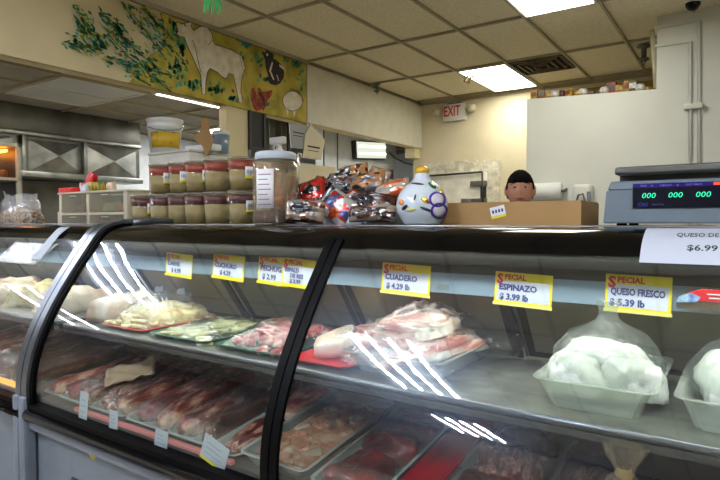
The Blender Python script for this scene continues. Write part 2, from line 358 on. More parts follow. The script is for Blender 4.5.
# small packages along the top of the partition
random.seed(5)
cols = [(190, 160, 60), (120, 70, 40), (210, 205, 190), (150, 60, 40), (90, 90, 60), (180, 120, 50), (60, 60, 70), (225, 222, 215)]
adj = ['yellow', 'brown', 'off-white', 'rust red', 'olive', 'orange tan', 'charcoal', 'white']
mats = [mat('pack_'+str(i), c, .5, var=.3, vscale=30) for i, c in enumerate(cols)]
for i in range(17):
    u = 534+i*7.1; k = [0, 1, 5, 3, 6, 0, 5, 4, 6, 1, 0, 3, 5, 0, 4, 1, 5][i]
    x = at(u, 92, 'y', YP+.05).x; w = random.uniform(.02, .04); h = random.uniform(.03, .11); zt = 2.53-(x-xl)*.05/(xc-xl)
    if i in (3, 7, 10, 15):
        g = MB().lathe([(0, 0), (.03, .003), (.045, .03), (.03, .06), (0, .065)], n=14); o = g.build('styrofoam_bowl', mats[7]); o.location = (x, YP+.03, zt)
        nb = {3: 'leftmost, near the partition corner', 7: 'second from the left', 10: 'third from the left', 15: 'closest to the column'}[i]
        tag(o, 'small white rounded tub on top of the partition, '+nb, 'tub', 'white tubs on the partition')
    else:
        g = MB().bbox(-w, w, -.03, .03, 0, h, .008); g.box(-w*.7, w*.7, -.034, -.03, h*.3, h*.75); g.m[-6:] = [1]*6
        o = g.build('package', [mats[k], mats[(k+3) % 8]]); o.location = (x, YP+.055, zt); o.rotation_euler.z = random.uniform(-.3, .3)
        tag(o, 'small coloured package in the row along the top of the partition', 'package', 'packages on the partition top')
# paper roll and wall phone on the partition
p = at(548, 192, 'y', YP); r = empty('paper_towel_roll', (p.x-.02, YP, p.z), label='white paper roll mounted on the partition behind the person', cat='paper roll')
MB().tube([(-.15, -.1, 0), (.17, -.1, 0)], .08, 24).build('roll', M['white'], r); MB().tube([(-.19, -.1, 0), (.20, -.1, 0)], .012, 8).tube([(.19, -.1, 0), (.19, 0, .02)], .012, 8).tube([(-.18, -.1, 0), (-.18, 0, .02)], .012, 8).build('holder', M['steeld'], r)
p = at(584, 203, 'y', YP); r = empty('wall_dispenser', (p.x, YP, p.z), label='white wall dispenser with a dark hooked hose on the partition', cat='dispenser')
MB().bbox(-.09, .09, -.10, 0, -.19, .17, .03).build('body', M['whitep'], r)
MB().tube([(-.03, -.11, -.19), (-.045, -.12, 0), (-.02, -.13, .07), (.02, -.13, .08), (.03, -.12, .03), (.04, -.11, -.1)], .009, 8).build('hose', M['steeld'], r)
MB().bbox(.05, .08, -.12, -.1, -.08, .1, .005).build('lever', M['chrome'], r)

# ---------------------------------------------------------------- painted mural on the header
XM = -3.994
def pm(u, v, off=0): q = at(u, v, 'x', XM); q.x = XM+off; return q
r = empty('painted_mural', (XM, 3.5, 2.42), label='painted mural of tree, white bull and farm animals on the header', cat='mural')
def poly(name, pts, m, off, th=.0008, ox=0, oy=0, k=1):
    P = [pm(ox+a/k, oy+b/k) for a, b in pts]
    o = MB().prism([(q.y-3.5, q.z-2.42) for q in P], 'x', off, off+th).build(name, m, r); return o
def stroke(mbx, pts, w, off): mbx.strip([pm(a, b, off)-Vector((XM, 3.5, 2.42))+Vector((0, 0, 0)) for a, b in pts], w, (1, 0, 0), .0006)
field = mat('mural_field', (160, 148, 48), .7, ramp=[(.3, (120, 116, 36)), (.5, (168, 154, 50)), (.68, (196, 170, 62)), (.8, (200, 140, 50))], vscale=5)
# olive field: ragged left edge, stops at the white board
zt, zb = ZC-2.42-.03, .0
random.seed(11)
edge = [(160, 9.5), (162, 20), (168, 34), (164, 46), (158, 52), (150, 55), (146, 62), (138, 68), (134, 76), (128, 81)]
P = [pm(*e) for e in edge]; pts = [(q.y-3.5, min(max(q.z-2.42, .0), zt)) for q in P]
pts[0] = (pts[0][0], zt); pts[-1] = (pts[-1][0], 0.0)
pts += [(4.795-3.5, 0.0), (4.795-3.5, zt)]
MB().prism(pts, 'x', 0, .014).build('painted_field', field, r)
O1 = .0150
g = {k: MB() for k in 'abcd'}
gm_ = {'a': mat('mural_green', (62, 142, 84), .6), 'b': mat('mural_dark_green', (28, 92, 66), .6), 'c': mat('mural_yellow_green', (172, 168, 50), .6), 'd': mat('mural_teal', (70, 156, 130), .6)}
branches = [[(165, 60), (150, 40), (138, 22), (122, 5)], [(160, 70), (140, 55), (125, 42), (113, 28), (100, 12)], [(150, 72), (128, 58), (112, 40), (98, 22)], [(168, 75), (140, 68), (120, 60), (105, 58)],
            [(100, 45), (88, 48), (78, 46), (66, 42)], [(90, 32), (82, 22), (75, 10)], [(130, 45), (118, 34), (112, 24)], [(150, 86), (135, 78), (128, 70)], [(160, 28), (148, 16), (140, 6)], [(178, 45), (165, 33), (155, 22)], [(105, 48), (95, 40), (84, 33), (76, 27)], [(170, 92), (155, 80), (142, 70)], [(180, 70), (172, 52), (160, 40)]]
br = MB()
for b in branches: stroke(br, b, [.014]+[.008]*(len(b)-2)+[.003], O1)
br.build('painted_branches', mat('mural_branch', (40, 44, 34), .7), r)
for b in branches:
    for i in range(len(b)-1):
        (ax, ay), (bx, by) = b[i], b[i+1]
        for k in range(22):
            t = random.random(); x = ax+(bx-ax)*t+random.gauss(0, 3.2); y = ay+(by-ay)*t+random.gauss(0, 3.2)
            if y < .2*(x-60)-14 or y > 52+.225*x-2: continue
            if (x-140)*.366 > y-2: continue
            a = random.choice([.75, .75, math.atan2(by-ay, bx-ax)])+random.gauss(0, .3); l = random.uniform(2.5, 7); c = random.choice('aaabbbccdd')
            q = [(x, y), (x+math.cos(a)*l*.5, y+math.sin(a)*l*.5), (x+math.cos(a)*l, y+math.sin(a)*l)]
            stroke(g[c], q, [.008, random.uniform(.009, .022), .006], O1+.0008)
for (cx, cy, n, sx, sy) in [(195, 86, 22, 14, 4), (232, 102, 26, 8, 3), (270, 82, 18, 12, 3), (285, 60, 16, 9, 5), (175, 72, 26, 8, 8), (242, 40, 14, 5, 4), (255, 62, 8, 6, 4), (172, 30, 16, 5, 8), (300, 90, 14, 2, 14), (212, 92, 26, 14, 3), (255, 106, 18, 8, 3), (180, 50, 22, 5, 8), (238, 60, 16, 3, 14), (296, 66, 12, 5, 4)]:
    for k in range(n):
        x = random.gauss(cx, sx*.6); y = random.gauss(cy, sy*.6)
        if (x-140)*.366+2 > y or y > 50+.225*x: continue
        a = random.uniform(-2.4, -.6); l = random.uniform(2.5, 6)
        stroke(g[random.choice('aabbd')], [(x, y), (x+math.cos(a)*l*.5, y+math.sin(a)*l*.5), (x+math.cos(a)*l, y+math.sin(a)*l)], [.008, .034, .006], O1)
for k, nm in (('a', 'painted_foliage'), ('b', 'painted_foliage'), ('c', 'painted_foliage'), ('d', 'painted_foliage')): g[k].build(nm, gm_[k], r)
# bull
bull = [(38,95),(45,88),(60,97),(85,92),(102,88),(98,105),(108,125),(120,116),(140,106),(165,112),(182,135),(188,165),(195,180),(230,190),(270,205),(300,225),(310,250),(315,275),(306,300),(300,330),(298,370),(308,412),(292,412),(283,370),(272,320),(268,300),(250,295),(240,316),(222,308),(205,290),(175,275),(165,290),(158,330),(157,378),(143,378),(140,330),(138,300),(125,275),(105,230),(85,185),(72,150),(55,148),(40,135),(45,115)]
white = mat('mural_white', (222, 214, 192), .7, rgb2=(198, 188, 162), vscale=12); brown = mat('mural_line', (70, 52, 40), .7)
poly('painted_bull', bull, white, O1+.001, .001, 165, 0, 4)
ol = MB()
def outline(pts, w, ox, oy, k, off=O1+.0024):
    q = [(ox+a/k, oy+b/k) for a, b in pts]; stroke(ol, q+[q[0]], w, off)
outline(bull, .007, 165, 0, 4)
stroke(ol, [(165+x/4, y/4) for x, y in [(105, 160), (118, 200), (128, 250), (138, 290)]], .006, O1+.0024)
stroke(ol, [(165+x/4, y/4) for x, y in [(182, 160), (176, 175), (168, 180)]], .005, O1+.0024)
stroke(ol, [(165+x/4, y/4) for x, y in [(38, 122), (46, 132)]], .03, O1+.0024)
stroke(ol, [(165+x/4, y/4) for x, y in [(70, 98), (80, 106)]], .012, O1+.0024)
ol.build('painted_outline', brown, r); ol = MB()
hog = [(545-40+40*math.cos(t), 405+40*math.sin(t)) for t in [2*PI*i/20 for i in range(20)]]
hog = [(x, y) for x, y in hog]; hog[4:6] = [(520, 443), (512, 470), (505, 445)]; hog[9:11] = [(490, 440), (486, 462), (478, 436)]
poly('painted_pig', hog, white, O1+.001, .001, 165, 0, 4)
hc = [(505+40*math.cos(2*PI*i/20), 405+40*math.sin(2*PI*i/20)) for i in range(20)]; outline(hc, .007, 165, 0, 4)
stroke(ol, [(165+x/4, y/4) for x, y in [(495, 355), (520, 365), (540, 385), (552, 410)]], .010, O1+.0024)
ol.build('painted_outline', brown, r)
dk = mat('mural_black', (38, 30, 34), .7)
goat = [(380,205),(395,212),(402,200),(412,208),(430,218),(428,235),(445,245),(462,262),(472,285),(470,312),(455,335),(438,342),(420,338),(410,330),(408,300),(398,270),(396,240)]
poly('painted_calf', goat, dk, O1+.001, .001, 165, 0, 4)
w = MB(); stroke(w, [(165+x/4, y/4) for x, y in [(402, 215), (405, 225)]], .03, O1+.0024); stroke(w, [(165+x/4, y/4) for x, y in [(425, 250), (415, 285), (430, 320)]], [.02, .03, .02], O1+.0024)
stroke(w, [(165+x/4, y/4) for x, y in [(452, 262), (470, 275), (478, 290)]], [.02, .03, .01], O1+.0024); stroke(w, [(165+x/4, y/4) for x, y in [(442, 300), (450, 325)]], .014, O1+.0024)
w.build('painted_patches', white, r)
rd = mat('mural_rust', (170, 70, 30), .7, rgb2=(110, 30, 24), vscale=30)
poly('painted_hen', [(340,355),(352,352),(360,372),(368,395),(378,400),(385,420),(378,440),(360,446),(348,430),(340,400)], rd, O1+.001, .001, 165, 0, 4)
poly('painted_hen', [(365,352),(375,352),(385,368),(402,366),(425,360),(420,385),(405,400),(400,425),(388,445),(378,430),(372,395),(366,375)], rd, O1+.0015, .001, 165, 0, 4)
w = MB(); stroke(w, [(165+x/4, y/4) for x, y in [(372, 370), (388, 395), (392, 425)]], [.02, .04, .02], O1+.0030); w.build('painted_feathers', dk, r)
w = MB(); stroke(w, [(165+272/4, 146/4), (165+305/4, 270/4), (165+345/4, 447/4)], .010, O1+.0036); w.build('painted_pole', mat('mural_pole', (176, 160, 110), .7), r)
w = MB(); stroke(w, [(165+x/4, y/4) for x, y in [(290, 150), (320, 178), (350, 170)]], [.03, .09, .02], O1); w.build('painted_sky_patch', mat('mural_blue', (30, 100, 110), .7), r)
# ---------------------------------------------------------------- meat display case
raw = [(1.066, .625), (1.066, .68), (1.074, .75), (1.094, .834), (1.126, .925), (1.168, 1.0), (1.222, 1.08), (1.285, 1.175), (1.342, 1.258), (1.368, 1.285), (1.402, 1.305), (1.45, 1.317), (1.52, 1.321)]
def crom(p, n=6):
    o = []
    for i in range(len(p)-1):
        a, b, c, d = (Vector(p[max(i-1, 0)]), Vector(p[i]), Vector(p[i+1]), Vector(p[min(i+2, len(p)-1)]))
        for k in range(n):
            t = k/n; o.append(.5*((2*b)+(c-a)*t+(2*a-5*b+4*c-d)*t*t+(3*b-a-3*c+d)*t**3))
    return o+[Vector(p[-1])]
py = lambda z: -.6163*z**3+2.4344*z*z-2.4516*z+1.8054
raw = [(py(z), z) for z in [.625+.635*k/14 for k in range(15)]]+[(1.3735, 1.287), (1.406, 1.305), (1.45, 1.317), (1.52, 1.321)]
PR = crom([(*q,) for q in raw])
for _ in range(3):   # relax to an even curve so that reflections run smoothly
    PR = [PR[0]]+[(PR[i-1]+PR[i]*2+PR[i+1])/4 for i in range(1, len(PR)-1)]+[PR[-1]]
LN = [0]
for i in range(1, len(PR)): LN.append(LN[-1]+(PR[i]-PR[i-1]).length)
def ps(s):
    for i in range(1, len(PR)):
        if LN[i] >= s or i == len(PR)-1:
            t = (s-LN[i-1])/(LN[i]-LN[i-1]); p = PR[i-1].lerp(PR[i], t); d = (PR[i]-PR[i-1]).normalized(); return p, Vector((-d.y, d.x))
def s_of_z(z):
    for i in range(1, len(PR)):
        if PR[i].y >= z: return LN[i-1]+(LN[i]-LN[i-1])*(z-PR[i-1].y)/(PR[i].y-PR[i-1].y)
    return LN[-1]
def band(mb, x0, x1, s0, s1, o0, o1, n=48):
    """solid band that follows the front curve, between normal offsets o0 and o1 (outward is positive)"""
    L = []
    for i in range(n+1):
        p, nn = ps(s0+(s1-s0)*i/n)
        a = p+nn*o0; b = p+nn*o1; L += [(x0, a.x, a.y), (x1, a.x, a.y), (x0, b.x, b.y), (x1, b.x, b.y)]
    mb.add(L, [(4*i, 4*i+1, 4*i+5, 4*i+4) for i in range(n)], True); mb.add(L, [(4*i+2, 4*i+6, 4*i+7, 4*i+3) for i in range(n)], True)
    fs = []
    for i in range(n):
        a = 4*i; b = a+4; fs += [(a, b, b+2, a+2), (a+1, a+3, b+3, b+1)]
    return mb.add(L, fs+[(0, 2, 3, 1), (4*n, 4*n+1, 4*n+3, 4*n+2)], False)
SB = s_of_z(1.258); SE = LN[-1]
TILT = math.radians(7.2)
ZD = lambda y: .700+.012+math.tan(TILT)*(y-1.6)   # the lower deck slopes down towards the glass
M['canopy'] = mat('canopy_grey', (17, 17, 17), .6, 0, spec=.2)
ZT = 1.3255           # working ledge
def case(X0, X1, name_label, seams, ends):
    r = empty('meat_display_case', ((X0+X1)/2, 1.5, 0), label=name_label, cat='display case'); ox = (X0+X1)/2
    def B(mb, name, m, **k): mb.v = [(x-ox, y-1.5, z) for x, y, z in mb.v]; return mb.build(name, m, r, **k)
    B(MB().box(X0, X1, 1.09, 1.93, .10, .54), 'base_panel', M['casegrey'])
    B(MB().box(X0+.02, X1-.02, 1.14, 1.9, 0, .10), 'plinth', M['dark'])
    g = MB(); g.box(X0+.25, X0+.55, 1.084, 1.09, .16, .40)
    for k in range(6): g.box(X0+.27, X0+.53, 1.078, 1.084, .18+.035*k, .195+.035*k)
    B(g, 'louvre_panel', M['dark'])
    g = MB(); g.tube([(X0, 1.055, .592), (X1, 1.055, .592)], .024, 14); B(g, 'bumper_rail', M['black'])
    B(MB().box(X0, X1, 1.052, 1.10, .612, .634), 'glass_sill', M['blackr'])
    B(MB().box(X0, X1, 1.058, 1.09, .535, .572), 'lower_trim', M['casegrey'])
    xs = [X0]+seams+[X1]
    for a, b in zip(xs[:-1], xs[1:]):
        g = MB(); band(g, a+.003, b-.003, 0.006, SB, -.006, 0); B(g, 'curved_glass', M['glass'])
        g = MB(); band(g, a, b, SB, SE, -.008, .0015, 20); B(g, 'hood_band', M['black'])
    for s in seams:
        g = MB(); band(g, s-.031, s-.003, 0.0, SB+.03, -.004, .007); B(g, 'glass_gasket', M['blackr'])
        g = MB(); band(g, s+.003, s+.027, 0.0, SB+.03, -.004, .007); B(g, 'glass_gasket', M['blackr'])
        g = MB(); band(g, s-.003, s+.003, 0.0, SB, -.008, .0035); B(g, 'seam_strip', M['blackr'])
    # top deck behind the hood and the raised ledge
    B(MB().box(X0, X1, 1.52, 1.60, 1.29, 1.3215), 'hood_top', M['black'])
    B(MB().bbox(X0, X1, 1.60, 1.98, 1.295, ZT, .002), 'work_ledge', M['steel'])
    # inside
    B(MB().prism([(1.095, .60), (1.66, .60), (1.66, ZD(1.66)), (1.095, ZD(1.095))], 'x', X0+.01, X1-.01), 'deck', M['inner'])
    g = MB().box(X0+.01, X1-.01, 1.655, 1.68, .60, .915)
    nh = int((X1-X0)/.19)
    for k in range(nh): g.k = 1; x = X0+.1+k*.19; g.lathe([(0, 0), (.008, 0)], n=8) if 0 else g.box(x-.006, x+.006, 1.653, 1.655, .81, .822)
    B(g, 'back_riser', [M['inner'], M['blk']])
    B(MB().box(X0+.01, X1-.01, 1.66, 1.93, .54, .90), 'rear_body', M['dark'])
    B(MB().box(X0+.01, X1-.01, 1.20, 1.655, .918, .926), 'glass_shelf', M['shelfsteel'])
    g = MB(); g.tube([(X0+.01, 1.196, .919), (X1-.01, 1.196, .919)], .008, 12); B(g, 'shelf_rail', M['chrome'])
    g = MB().box(X0+.01, X1-.01, 1.190, 1.204, .895, .909); B(g, 'shelf_lip', M['inner'])
    xk = X0+.30
    while xk < X1:
        B(MB().prism([(1.21, .907), (1.655, .907), (1.655, .85), (1.60, .87)], 'x', xk-.004, xk+.004), 'shelf_bracket', M['steeld']); xk += .62
    # leaning rear doors
    A = Vector((1.665, .926)); Z = Vector((1.505, 1.145)); nd = round((X1-X0)/.62); w = (X1-X0-.02)/nd
    n = Vector((Z.y-A.y, -(Z.x-A.x))).normalized()
    def quad(mb, x0, x1, t0, t1, o0, o1):
        P = []
        for x in (x0, x1):
            for t in (t0, t1):
                for o in (o0, o1): q = A.lerp(Z, t)+n*o; P.append((x, q.x, q.y))
        mb.add(P, [(0,1,3,2),(4,6,7,5),(0,4,5,1),(2,3,7,6),(0,2,6,4),(1,5,7,3)], False)
    for k in range(nd):
        x = X0+.01+k*w; o = .012*(k % 2)
        g = MB(); quad(g, x+.03, x+w-.03, .08, .94, o+.002, o+.006); d = B(g, 'rear_door', M['pane'])
        g = MB(); quad(g, x+.002, x+.034, 0, 1, o, o+.010); quad(g, x+w-.034, x+w-.002, 0, 1, o, o+.010); quad(g, x+.034, x+w-.034, 0, .08, o, o+.01); quad(g, x+.034, x+w-.034, .94, 1, o, o+.01)
        f = B(g, 'door_frame', M['dark']); f.parent = d
        g = MB(); quad(g, x+.004, x+.012, 0, 1, o-.003, o); g2 = B(g, 'door_edge', M['chrome']); g2.parent = d
    # canopy above the doors
    B(MB().bbox(X0+.01, X1-.01, 1.42, 1.60, 1.215, 1.29, .006), 'canopy', mat('canopy_grey', (17, 17, 17), .6, 0, spec=.2) if X0 > 9 else M['canopy'])
    B(MB().box(X0+.01, X1-.01, 1.460, 1.51, 1.19, 1.215), 'canopy_trim', M['dark'])
    B(MB().box(X0+.01, X1-.01, 1.456, 1.462, 1.133, 1.19), 'price_rail', M['strip'])
    B(MB().box(X0+.01, X1-.01, 1.462, 1.51, 1.14, 1.19), 'door_track', M['inner'])
    B(MB().tube([(X0+.05, 1.43, 1.198), (X1-.05, 1.43, 1.198)], .0001, 4), 'seam_strip', M['steel']) if 0 else None
    g = MB().tube([(X0+.06, 1.385, 1.278), (X1-.06, 1.385, 1.278)], .011, 10); B(g, 'lamp_tube', M['caselamp'])
    for e in ends:
        g = MB().prism([(1.075, .70), (1.125, .9), (1.22, 1.06), (1.345, 1.24), (1.40, 1.285), (1.60, 1.29), (1.52, 1.14), (1.66, .92), (1.655, .70)], 'x', e-.006, e+.006); B(g, 'end_glass', M['pane'])
    return r, B
JX = at(31, 407, 'y', 1.066).x    # right side of the joint between the two cases
XS = at(269, 489, 'y', 1.066).x   # seam between two panes
c1, B1 = case(JX, .62, 'long white and black curved glass meat case filling the foreground', [XS, XS+1.26], [.60])
# steel end frames with the black gaskets at the joint
g = MB(); band(g, JX, JX+.022, -0.0, SE-.02, -.006, .010, 60); B1(g, 'end_gasket', M['blackr'])
def endbar(B, x0, x1):
    g = MB(); band(g, x0, x1, 0.0, SE, -.012, .022, 60); g.sm = True
    B(g, 'steel_end_frame', M['chrome'])
    B(MB().bbox(x0, x1, 1.035, 1.085, .10, .66, .006), 'steel_foot', M['casegrey'])
    B(MB().tube([((x0+x1)/2, 1.50, 1.332), ((x0+x1)/2, 1.62, 1.338), ((x0+x1)/2, 1.80, 1.336), ((x0+x1)/2, 1.97, 1.322)], [.016, .018, .016, .010], 10), 'top_tube', M['chrome'])
endbar(B1, JX-.038, JX)
X2 = JX-.045
c2, B2 = case(-4.55, X2, 'neighbouring meat case at the far left beyond the steel joint', [-3.6], [])
endbar(B2, X2-.040, X2)
g = MB().box(-4.5, X2-.05, 1.100, 1.115, .652, .668); B2(g, 'orange_light_strip', light('lit_orange_strip', (255, 140, 60), 2.2))

q = at(93, 455, 'y', 1.087); g = MB().lathe([(0, 0), (.02, 0), (.016, .002), (0, .002)], n=9); o = g.build('yellow_sticker', mat('worn_yellow', (176, 160, 50), .6), c1); o.location = (q.x-c1.location.x, 1.0895-1.5, q.z); o.rotation_euler = (PI/2, 0, .3)
# ---------------------------------------------------------------- price cards on the rail
YR = 1.4535; M['cardw'] = mat('card_panel_white', (184, 190, 200), .6)
def card(u0, v0, u1, v1, lines, label, rz=0, curl=0, clip=True, yo=0, extra=False):
    a = at(u0, v0, 'y', YR-.004-yo); b = at(u1, v1, 'y', YR-.004-yo); w = abs(b.x-a.x); h = a.z-b.z
    r = empty('price_card', ((a.x+b.x)/2, YR-.003-yo, b.z), label=label, cat='price card'); r.rotation_euler = (math.radians(-3), math.radians(rz), 0)
    MB().box(-w/2, w/2, 0, .0012, 0, h).build('card', M['yellow'], r)
    MB().box(-w/2+.006, w/2-.006, -.0006, 0, .008, h*.73).build('writing_panel', M['cardw'], r)
    R = Matrix.Rotation(PI/2, 4, 'X'); W = w-.02
    text('S', h*.42, M['red'], r, Matrix.Translation((-w/2+.006, -.001, h*.64)) @ R, bold=.0016, th=.0002)
    text('PECIAL', h*.22, M['red'], r, Matrix.Translation((-w/2+.026, -.001, h*.78)) @ R, sx=min(1, w*.62/(h*.22*4.1)), bold=.0008, th=.0002)
    n = len(lines)
    for i, s in enumerate(lines):
        sz = h*(.26 if n == 2 else .2); z = h*(.44 if n == 2 else .5)-i*h*(.30 if n == 2 else .2)
        L = len(s)*sz*.62; sx = min(1, W/L); x = -w/2+.012 if i == 0 else -w/2+.5*(w-L*sx)
        text(s, sz, M['ink'], r, Matrix.Translation((x, -.0012, z)) @ R @ Matrix.Shear('XZ', 4, (0, 0)), sx=sx, bold=.0009, th=.0002)
    MB().box(-w/2-.002, w/2+.002, -.004, .002, -.004, 0.003).build('card_holder', M['yellow'] if extra else mat('clear_holder', (222, 214, 120), .3), r)
    return r
card(165, 253, 191, 277, ['CARNE', '$ 4.99'], 'leftmost yellow-bordered special price card, reading carne, on the price rail', 3, extra=True)
card(212, 254, 243, 280, ['CUCHURO', '$ 4.29'], 'yellow-bordered special card reading cuchuro, second from the left', 3, extra=True)
card(257, 255, 287, 285, ['PECHUGA', '$ 2.99'], 'special card reading pechuga, partly behind the next card', 3, extra=True)
card(281, 258, 314, 288, ['ESPALD', 'DE RES', '$ 3.99'], 'special card with three handwritten lines beside the black glass seam', 3, yo=.006, extra=True)
card(381, 263, 429, 296, ['CUADERO', '$ 4.29 lb'], 'special card reading cuadero, just right of the black glass seam', 2)
card(494, 272, 551, 308, ['ESPINAZO', '$ 3.99 lb'], 'special card reading espinazo above the empty part of the shelf', 2)
card(605, 274, 671, 315, ['QUESO FRESCO', '$ 5.39 lb'], 'special card reading queso fresco above the bagged white cheese', 1)
# old tape on the rail
o = MB().box(-.02, .02, -.001, 0, -.008, .008).build('tape_scrap', mat('tape_grey', (110, 118, 120), .6)); q = at(443, 287, 'y', 1.4555); o.location = q
tag(o, 'torn grey scrap of tape on the blue price rail', 'tape')
# red package hanging in front of the rail at the right
a = at(677, 287, 'y', 1.43); b = at(746, 313, 'y', 1.43)
r = empty('food_package', (a.x, 1.43, b.z), label='red and blue printed food package at the right end of the rail', cat='package')
w = b.x-a.x; h = a.z-b.z
g = MB().prism([(0, 0), (w, 0), (w, h*.98), (w*.35, h), (w*.12, h*.75), (0, h*.5)], 'y', -.008, .008); g.build('bag', clear('package_bag', (235, 225, 215), gl=.1, rough=.15, milky=.5, mcol=(120, 110, 90)), r)
MB().prism([(w*.13, h*.42), (w, h*.42), (w, h*.97), (w*.36, h*.98), (w*.16, h*.76)], 'y', -.0095, -.008).build('red_label', M['red'], r)
MB().prism([(0.0, h*.3), (w*.3, h*.36), (w*.36, h*.6), (w*.22, h*.78), (w*.04, h*.6)], 'y', -.011, -.0095).build('blue_badge', mat('badge_blue', (40, 80, 150), .4, rgb2=(160, 190, 210), vscale=60), r)
MB().box(w*.48, w*.98, -.0105, -.0095, h*.56, h*.62).box(w*.45, w*.98, -.0105, -.0095, h*.74, h*.79).build('label_print', M['white'], r)
# curved paper sign taped to the hood
def hood_sign():
    xl_ = at(640, 255, 'y', 1.345).x; xr_ = xl_+.27; s0 = s_of_z(1.246); s1 = s_of_z(1.3145)+.012
    r = empty('paper_sign', (xl_, 1.35, 1.25), label='white paper sign reading 6.99 taped over the black hood', cat='sign'); L = Vector((xl_, 1.35, 1.25))
    g = MB(); band(g, xl_, xr_, s0, s1, .0035, .0045, 20); g.v = [tuple(Vector(v)-L) for v in g.v]; g.build('paper', mat('sign_paper', (184, 190, 200), .6), r)
    def warp(dx, ds, off=.0050):
        def f(p):
            q, nn = ps(s0+ds+p.y); a = q+nn*(off+p.z); return Vector((xl_+dx+p.x, a.x, a.y))-L
        return f
    m = mat('sign_ink', (40, 48, 50), .6)
    text('$6.99', .0215, m, r, None, warp=warp(.086, .034), bold=.0004, th=.0001, sx=1.15)
    text('lb', .016, m, r, None, warp=warp(.18, .034), bold=.0004, th=.0001, sx=1.15)
    text('QUESO DE PUERCO', .026, m, r, None, warp=warp(.064, .078), bold=.0004, th=.0001, sx=.62)
hood_sign()
# wrinkled note paper on the far-left glass
pts = [(8, 273), (38, 281), (48, 262), (58, 232), (44, 233), (22, 248)]
L = []
r = empty('taped_notice', (-2.9, 1.3, 1.2), label='crumpled translucent notice stuck on the far left case glass', cat='notice')
def nm(u0, u1, s0, s1, m, nmn, off, skew):
    g = MB(); n = 14; V = []
    for i in range(n+1):
        for j in range(n+1):
            s = s0+(s1-s0)*j/n; p, nn = ps(s); a = p+nn*(off+.004*noise.noise(Vector((i*.5, j*.5, off*99)))); x = u0+(u1-u0)*i/n+skew*j/n
            V.append((x+2.9, a.x-1.3, a.y-1.2))
    g.add(V, [(i*(n+1)+j, (i+1)*(n+1)+j, (i+1)*(n+1)+j+1, i*(n+1)+j+1) for i in range(n) for j in range(n)], True)
    o = g.build(nmn, m, r); md = o.modifiers.new('s', 'SOLIDIFY'); md.thickness = .001
nm(-3.02, -2.62, s_of_z(1.14), s_of_z(1.235), M['filmw'], 'film_sheet', .007, .08)
nm(-2.66, -2.585, s_of_z(1.155), s_of_z(1.30), mat('notice_paper', (170, 180, 186), .6), 'paper_slip', .012, .02)
# ---------------------------------------------------------------- meat, trays and film
meat = {
 'red': mat('red_beef', (150, 34, 36), .32, coat=.5, ramp=[(.30, (52, 10, 12)), (.46, (104, 22, 24)), (.60, (132, 40, 38)), (.72, (190, 130, 112))], vscale=16, bump=.5, bscale=45, sss=.0),
 'steak': mat('dark_steak', (120, 28, 30), .3, coat=.5, ramp=[(.30, (44, 8, 10)), (.5, (86, 18, 20)), (.66, (116, 34, 34)), (.78, (160, 96, 84))], vscale=14, bump=.6, bscale=35),
 'fat': mat('fatty_cut', (214, 176, 150), .35, coat=.4, ramp=[(.34, (92, 26, 22)), (.46, (138, 66, 52)), (.56, (186, 146, 116)), (.75, (206, 178, 146))], vscale=9, bump=.5, bscale=40, stretch=(3, 1, 3)),
 'streak': mat('streaked_meat', (150, 60, 50), .35, coat=.4, ramp=[(.34, (60, 16, 14)), (.48, (112, 38, 32)), (.56, (178, 138, 110)), (.62, (124, 54, 42)), (.72, (192, 160, 130))], vscale=11, bump=.5, bscale=40, stretch=(4, 1, 4)),
 'brown': mat('browned_meat', (110, 66, 46), .35, coat=.5, ramp=[(.30, (44, 22, 16)), (.50, (88, 50, 34)), (.66, (142, 98, 68)), (.8, (180, 148, 116))], vscale=10, bump=.5, bscale=40, stretch=(3, 1, 3)),
 'pale': mat('pale_yellow_chicken', (222, 206, 148), .4, coat=.3, ramp=[(.35, (192, 158, 110)), (.5, (226, 212, 156)), (.7, (236, 228, 186))], vscale=22, bump=.6, bscale=60),
 'palegreen': mat('pale_tripe', (208, 206, 150), .4, coat=.3, ramp=[(.35, (164, 160, 104)), (.5, (206, 206, 152)), (.7, (226, 228, 190))], vscale=18, bump=.6, bscale=50),
 'pinkcube': mat('pink_meat_cube', (196, 70, 76), .35, coat=.4, ramp=[(.40, (160, 28, 36)), (.49, (190, 70, 70)), (.55, (232, 200, 188)), (.8, (240, 222, 210))], vscale=26, bump=.4, bscale=60),
 'shrimp': mat('orange_pink_meat', (196, 140, 104), .35, coat=.4, ramp=[(.32, (168, 92, 62)), (.48, (196, 136, 98)), (.62, (212, 172, 136)), (.78, (236, 218, 190))], vscale=26, bump=.7, bscale=60),
 'fish': mat('pale_skin_on_meat', (222, 204, 180), .3, coat=.4, ramp=[(.34, (196, 150, 122)), (.5, (226, 208, 184)), (.72, (238, 232, 216))], vscale=9, bump=.4, bscale=40),
 'bacon': mat('pink_bacon_slab', (222, 170, 150), .35, coat=.4, ramp=[(.36, (190, 96, 84)), (.48, (222, 160, 138)), (.58, (238, 212, 188)), (.8, (242, 228, 208))], vscale=10, bump=.5, bscale=40, stretch=(1, 1, 4)),
 'cheese': mat('fresh_white_cheese', (230, 230, 220), .5, var=.10, vscale=14, bump=.8, bscale=26),
 'yellowish': mat('yellow_pickled_food', (150, 130, 60), .4, ramp=[(.36, (96, 60, 36)), (.5, (150, 130, 66)), (.66, (190, 176, 110))], vscale=24, bump=.6, bscale=50),
}
